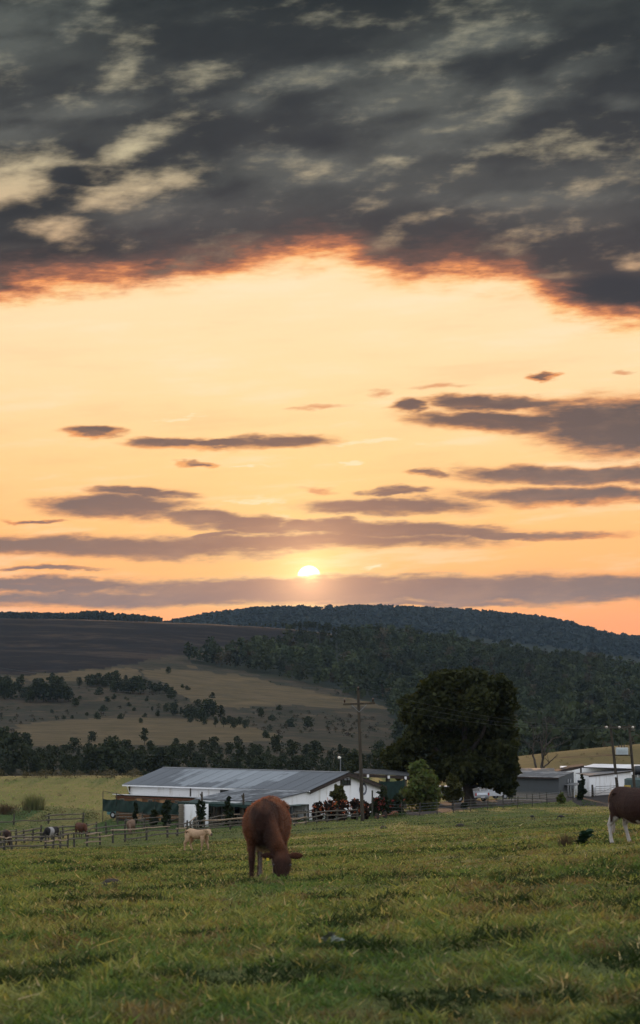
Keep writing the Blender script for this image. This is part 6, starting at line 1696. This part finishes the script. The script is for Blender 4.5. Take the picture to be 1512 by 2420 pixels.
def make_cow(name, label, loc, rz, pose, colfn, scale=1.0, voxel=.018, group=None, cat='cow', hair=0, hair_len=.022):
    t = thing(name, label, cat, loc, rz, group); t.scale = (scale,) * 3
    me = cow_body(pose, voxel); me.materials.append(MATS['cow_hide'])
    nv = len(me.vertices); co = np.empty(nv * 3, np.float32); me.vertices.foreach_get('co', co); co = co.reshape(-1, 3)
    set_col(me, 'Col', colfn(co)); body = link('body', me, t)
    for e in pose['eyes']:
        V, F = loft([[(.028 * math.sin(math.pi * (i + .5) / 6) * math.cos(k * .785), .028 * math.cos(math.pi * (i + .5) / 6), .028 * math.sin(math.pi * (i + .5) / 6) * math.sin(k * .785)) for k in range(8)] for i in range(6)])
        MB().add(V, F).build('eye', 'eye_dark', t, loc=e, smooth_shade=True)
    if hair: hair_layer(me, hair, hair_len, t)
    return t
def blend(n, w): return np.clip(n / w + .5, 0, 1)[:, None]
HOOF = np.array([.03, .025, .02])
def brown_fn(base, dark, belly=None):
    def f(co):
        c = np.tile(np.array(base), (len(co), 1)); n = fbm(co[:, 0] * 2 + 5, co[:, 2] * 2 + co[:, 1] * 2, 3, 3)
        k = blend(n + .05, .5); c = c * (1 - k * .45) + np.array(dark) * k * .45
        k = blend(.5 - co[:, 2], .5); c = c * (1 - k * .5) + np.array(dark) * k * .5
        if belly is not None:
            k = blend(.60 - co[:, 2], .1) * (np.abs(co[:, 0]) < .45)[:, None] * (np.abs(co[:, 1]) < .2)[:, None]; c = c * (1 - k) + np.array(belly) * k
        k = (co[:, 2] < .07)[:, None]; return np.where(k, HOOF, c)
    return f
# --- grazing pose: head down, turned to the cow's left
def graze_pose(turn=.22, reach=1.42, torso=TORSO, fl=(.06, -.10), hl=(0, .12)):
    hx, hy = reach - .22, turn                                  # poll
    mx, my = reach + .02, turn * 1.45                           # muzzle end
    head = [((hx - .08, hy, .545), .085, .10), ((hx - .02, hy * 1.01, .50), .125, .14), ((hx + .04, hy * 1.03, .41), .150, .165), ((hx + .09, hy * 1.06, .31), .122, .15), ((hx + .13, hy * 1.08, .21), .088, .12), ((hx + .15, hy * 1.1, .12), .086, .105), ((hx + .16, hy * 1.1, .05), .078, .085)]
    neck = [((.52, 0, 1.10), .20, .34), ((.70, turn * .2, .98), .165, .30), ((.86, turn * .48, .82), .130, .24), ((.99, turn * .78, .66), .110, .18), ((hx - .05, hy, .52), .098, .14)]
    ears = []
    for s in (-1, 1):
        b0 = Vector((hx - .03, hy + s * .095, .50))
        ears.append([(b0, .03, .03), (b0 + Vector((-.015, s * .06, .01)), .024, .05), (b0 + Vector((-.02, s * .13, .012)), .024, .068), (b0 + Vector((-.01, s * .20, .012)), .018, .052), (b0 + Vector((0, s * .255, .02)), .012, .016)])
    legs = [leg_front(.58, .19, fl[0]), leg_front(.58, -.19, fl[1]), leg_hind(-.78, .20, hl[0]), leg_hind(-.78, -.20, hl[1])]
    eyes = [(hx + .085, hy * 1.04 + s * .125, .37) for s in (-1, 1)]
    return dict(torso=torso, neck=neck, neck_up=(0, 1, 0) if False else (.5, 0, 1), head=head, head_up=(1, 0, .3), ears=ears, ear_up=(0, 0, 1), legs=legs, tail=TAIL, eyes=eyes,
                extra=[[((-.70, 0, 1.36), .05, .05), ((-.4, 0, 1.36), .05, .05), ((.2, 0, 1.34), .04, .05)], [((-.66, .2, 1.30), .05, .05), ((-.60, .27, 1.20), .07, .07)], [((-.66, -.2, 1.30), .05, .05), ((-.60, -.27, 1.20), .07, .07)], [((.30, 0, 1.34), .05, .06), ((.50, 0, 1.34), .07, .09), ((.64, 0, 1.28), .05, .08)],
                       [((-.93, .13, 1.20), .05, .05), ((-.84, .20, 1.16), .07, .08)], [((-.93, -.13, 1.20), .05, .05), ((-.84, -.20, 1.16), .07, .08)],
                       [((.48, .22, 1.26), .05, .07), ((.58, .27, 1.08), .07, .09), ((.66, .27, .90), .07, .08), ((.68, .23, .80), .05, .06)], [((.48, -.22, 1.26), .05, .07), ((.58, -.27, 1.08), .07, .09), ((.66, -.27, .90), .07, .08), ((.68, -.23, .80), .05, .06)]])
def stand_pose(head_z=1.2, hx=1.32, torso=TORSO, fl=(.05, -.06), hl=(.1, -.1), turn=0.0):
    head = [((hx - .14, turn, head_z + .02), .11, .12), ((hx - .04, turn, head_z), .135, .15), ((hx + .08, turn, head_z - .05), .13, .15), ((hx + .20, turn * 1.2, head_z - .12), .10, .12), ((hx + .30, turn * 1.3, head_z - .18), .085, .095), ((hx + .37, turn * 1.3, head_z - .22), .08, .08)]
    neck = [((.55, 0, 1.10), .20, .33), ((.78, 0, 1.12), .165, .27), ((.98, turn * .3, 1.12 + (head_z - 1.15) * .6), .13, .21), ((hx - .12, turn, head_z), .11, .15)]
    ears = []
    for s in (-1, 1):
        b0 = Vector((hx - .10, turn + s * .09, head_z + .08))
        ears.append([(b0, .03, .03), (b0 + Vector((-.01, s * .07, .01)), .022, .045), (b0 + Vector((-.02, s * .14, .0)), .02, .052), (b0 + Vector((-.02, s * .22, -.02)), .012, .015)])
    legs = [leg_front(.58, .19, fl[0]), leg_front(.58, -.19, fl[1]), leg_hind(-.78, .20, hl[0]), leg_hind(-.78, -.20, hl[1])]
    return dict(torso=torso, neck=neck, neck_up=(0, 0, 1), head=head, head_up=(0, 0, 1), ears=ears, legs=legs, tail=TAIL, eyes=[(hx + .03, turn + s * .132, head_z + .02) for s in (-1, 1)],
                extra=[[((-.66, .2, 1.30), .05, .05), ((-.60, .27, 1.20), .07, .07)], [((-.66, -.2, 1.30), .05, .05), ((-.60, -.27, 1.20), .07, .07)]])
def face(px, py, dirx, diry): return math.atan2(diry, dirx)

# --- the grazing brown cow in the middle, facing the camera
g = ground_at(632, 40.9)
fat = [(x, y, z, w * .97, h) for (x, y, z, w, h) in TORSO]
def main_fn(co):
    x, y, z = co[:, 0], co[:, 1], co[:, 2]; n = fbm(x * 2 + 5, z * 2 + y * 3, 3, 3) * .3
    c = np.tile(np.array([.026, .0085, .0045]), (len(co), 1)); top = np.array([.140, .054, .022]); flank = np.array([.100, .034, .012])  # front shade and sunlit top and flanks put into the hide colour
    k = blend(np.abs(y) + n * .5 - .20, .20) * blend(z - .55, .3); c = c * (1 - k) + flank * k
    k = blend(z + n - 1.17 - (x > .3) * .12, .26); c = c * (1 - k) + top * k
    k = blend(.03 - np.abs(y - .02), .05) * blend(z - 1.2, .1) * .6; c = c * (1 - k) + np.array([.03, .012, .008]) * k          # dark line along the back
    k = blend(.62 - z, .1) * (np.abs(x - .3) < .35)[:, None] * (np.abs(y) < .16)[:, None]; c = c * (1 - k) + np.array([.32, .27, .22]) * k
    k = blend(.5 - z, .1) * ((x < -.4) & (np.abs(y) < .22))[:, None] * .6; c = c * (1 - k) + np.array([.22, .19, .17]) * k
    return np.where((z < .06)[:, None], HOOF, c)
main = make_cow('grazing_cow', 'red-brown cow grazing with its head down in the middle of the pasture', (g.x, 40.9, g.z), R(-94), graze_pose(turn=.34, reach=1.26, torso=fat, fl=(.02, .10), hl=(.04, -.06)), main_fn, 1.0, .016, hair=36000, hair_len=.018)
tagm = MB().box(-.006, .006, -.020, .020, -.045, 0).build('ear_tag', 'ear_tag_yellow', main, loc=(1.04, .34 - .23, .475))
# --- the red and white cow at the right edge
def redwhite(co):
    x, y, z = co[:, 0], co[:, 1], co[:, 2]
    c = np.tile(np.array([.024, .0075, .0042]), (len(co), 1)); d = np.array([.008, .0036, .0030])
    k = blend(fbm(x * 2, z * 2 + y, 5, 3), .5); c = c * (1 - .5 * k) + d * .5 * k
    W = np.array([.46, .44, .41]); n = fbm(x * 5 + 3, z * 5 + y * 5, 8, 3) * .22
    k = blend(.56 + n - z, .06) * ((x < -.4) | (x > .35))[:, None]                         # white lower legs
    k2 = blend(.62 + n - z, .05) * (np.abs(x) < .5)[:, None] * (np.abs(y) < .25)[:, None]     # white under the belly
    k3 = blend(.06 - np.abs(x + .86 + n * .4), .03) * blend(.25 - np.abs(z - .72), .08) * (np.abs(y) > .1)[:, None]
    k4 = blend(.12 - np.hypot(x - .62, z - 1.18 + n), .03)
    fr = ((x > .35) & (z > .34 + n))[:, None]
    k = np.where(fr, 0, k); c = c * (1 - np.maximum.reduce([k, k2, k3, k4])) + W * np.maximum.reduce([k, k2, k3, k4])
    return np.where((z < .06)[:, None], HOOF * 2, c)
g = ground_at(1500, 57.5)
make_cow('red_white_cow', 'dark red cow with white legs standing at the right edge of the frame', (g.x + .03, 57.5, g.z), R(-58), stand_pose(1.15, 1.3, fl=(.04, -.10), hl=(.16, -.02)), redwhite, .99, .018, hair=14000, hair_len=.010)
# --- cream calf
calf_t = [(x * .82, y, z + .10, w * .74, h * .66) for (x, y, z, w, h) in TORSO]
def calf_pose():
    p = stand_pose(1.28, 1.0, torso=calf_t, fl=(.16, -.08), hl=(.12, -.10), turn=-.10)
    hx, hz, t = 1.0, 1.28, -.10
    p['head'] = [((hx - .12, t, hz), .12, .13), ((hx - .02, t, hz), .15, .16), ((hx + .09, t * 1.1, hz - .05), .14, .15), ((hx + .20, t * 1.25, hz - .13), .10, .115), ((hx + .28, t * 1.35, hz - .19), .092, .095), ((hx + .33, t * 1.4, hz - .22), .08, .075)]
    p['neck'] = [((.45, 0, 1.10), .20, .27), ((.66, 0, 1.16), .16, .23), ((hx - .14, t * .7, hz - .03), .12, .16)]
    p['ears'] = [[((hx - .08, t + s * .10, hz + .06), .03, .04), ((hx - .09, t + s * .18, hz + .07), .022, .065), ((hx - .10, t + s * .27, hz + .06), .02, .065), ((hx - .10, t + s * .35, hz + .03), .012, .02)] for s in (-1, 1)]
    p['eyes'] = [(hx + .07, t + s * .14, hz + .01) for s in (-1, 1)]
    return p
def calf_fn(co):
    c = brown_fn((.46, .32, .20), (.31, .205, .125))(co)
    k = blend(co[:, 0] - 1.30, .04); return c * (1 - k) + np.array([.10, .075, .06]) * k
g = ground_at(470, 118)
make_cow('cream_calf', 'cream-coloured calf walking in front of the log fence', (g.x, 118, g.z), R(-42), calf_pose(), calf_fn, .80, .016, cat='calf', hair=5000, hair_len=.012)
# --- cattle in the pens
def piebald(co):
    n = fbm(co[:, 0] * 1.6 + 1.3, co[:, 1] * 1.6 + co[:, 2] * 1.3, 14, 2); k = blend(n - .30, .05)
    return np.array([.012, .011, .011]) * (1 - k) + np.array([.30, .29, .28]) * k
gs = 'cattle standing in the log pens'
for nm, lb, x, y, rz, pose, fn in [
    ('pen_cow', 'red-brown cow grazing behind the log fence of the pen', 198, 1979, R(-60), graze_pose(.1, 1.35), brown_fn((.085, .030, .015), (.03, .012, .008))),
    ('pen_cow', 'black and white cow grazing behind the pen fence', 128, 1990, R(-120), graze_pose(-.15, 1.35), piebald),
    ('pen_cow', 'very dark cow standing behind the pen fence at the far left', 24, 1998, R(-75), graze_pose(.1, 1.3), brown_fn((.030, .014, .010), (.012, .008, .007))),
    ('pen_cow', 'tan cow cut off by the left frame edge behind the pen fence', -8, 1994, R(-100), graze_pose(.1, 1.3), brown_fn((.16, .085, .05), (.09, .05, .03))),
    ('pen_cow', 'pale cow hidden behind the rails of the back pen', 314, 1971, R(-95), graze_pose(.1, 1.3), brown_fn((.17, .11, .075), (.10, .065, .045)))]:
    g = at(x, y, 150)
    make_cow(nm, lb, tuple(g), rz, pose, fn, .92, .035, gs)
# --- two dark birds walking in the pasture
simple('feather_dark', (.028, .026, .024), .6, .4, 20)
def bird(label, x, y, rz, down):
    g = at(x, y, 60); t = thing('ibis', label, 'bird', tuple(g), rz, 'dark birds feeding in the pasture'); mb = MB()
    limb(mb, [((-.30, 0, .22), .015, .012), ((-.2, 0, .25), .06, .04), ((-.05, 0, .27), .10, .09), ((.08, 0, .28), .09, .09), ((.17, 0, .30), .05, .06)], (0, 0, 1), 10)
    hz = .12 if down else .40
    limb(mb, [((.13, 0, .31), .045, .05), ((.22, 0, .34 if not down else .26), .028, .03), ((.27, 0, hz + .02), .026, .028), ((.31, 0, hz), .036, .034), ((.34, 0, hz - .015), .02, .02), ((.40, 0, hz - .05), .010, .010), ((.45, 0, hz - .11), .006, .006)], (0, 1, 0), 8)
    for s in (-.04, .04): limb(mb, [((.0, s, .22), .025, .025), ((.01, s, .12), .014, .014), ((-.01, s, .0), .012, .012)], (1, 0, 0), 6)
    me = mb.mesh('tmp', []); ob = bpy.data.objects.new('tmp', me); COL.objects.link(ob)
    r = ob.modifiers.new('r', 'REMESH'); r.mode = 'VOXEL'; r.voxel_size = .011; r.use_smooth_shade = True
    dg = bpy.context.evaluated_depsgraph_get(); m2 = bpy.data.meshes.new_from_object(ob.evaluated_get(dg)); bpy.data.objects.remove(ob)
    m2.materials.append(MATS['feather_dark']); link('body', m2, t)
bird('dark long-billed bird walking left of the other bird', 1252, 1937, R(-60), True)
bird('dark long-billed bird feeding nearer the muddy patch', 1320, 1938, R(185), True)

# ------------------------------------------------------------------ haze: one box of thin air round camera and land
m, nt, b = new_mat('haze_air'); nt.nodes.remove(b)
pv = nt.nodes.new('ShaderNodeVolumePrincipled'); pv.inputs['Color'].default_value = (0.46, 0.70, 1.0, 1); pv.inputs['Density'].default_value = 0.000019; pv.inputs['Anisotropy'].default_value = 0.0
nt.links.new(pv.outputs[0], nt.nodes['Material Output'].inputs['Volume'])
hz = MB().box(-6500, 6500, -900, 6600, -60, 190).build('haze', 'haze_air'); hz['kind'] = 'stuff'
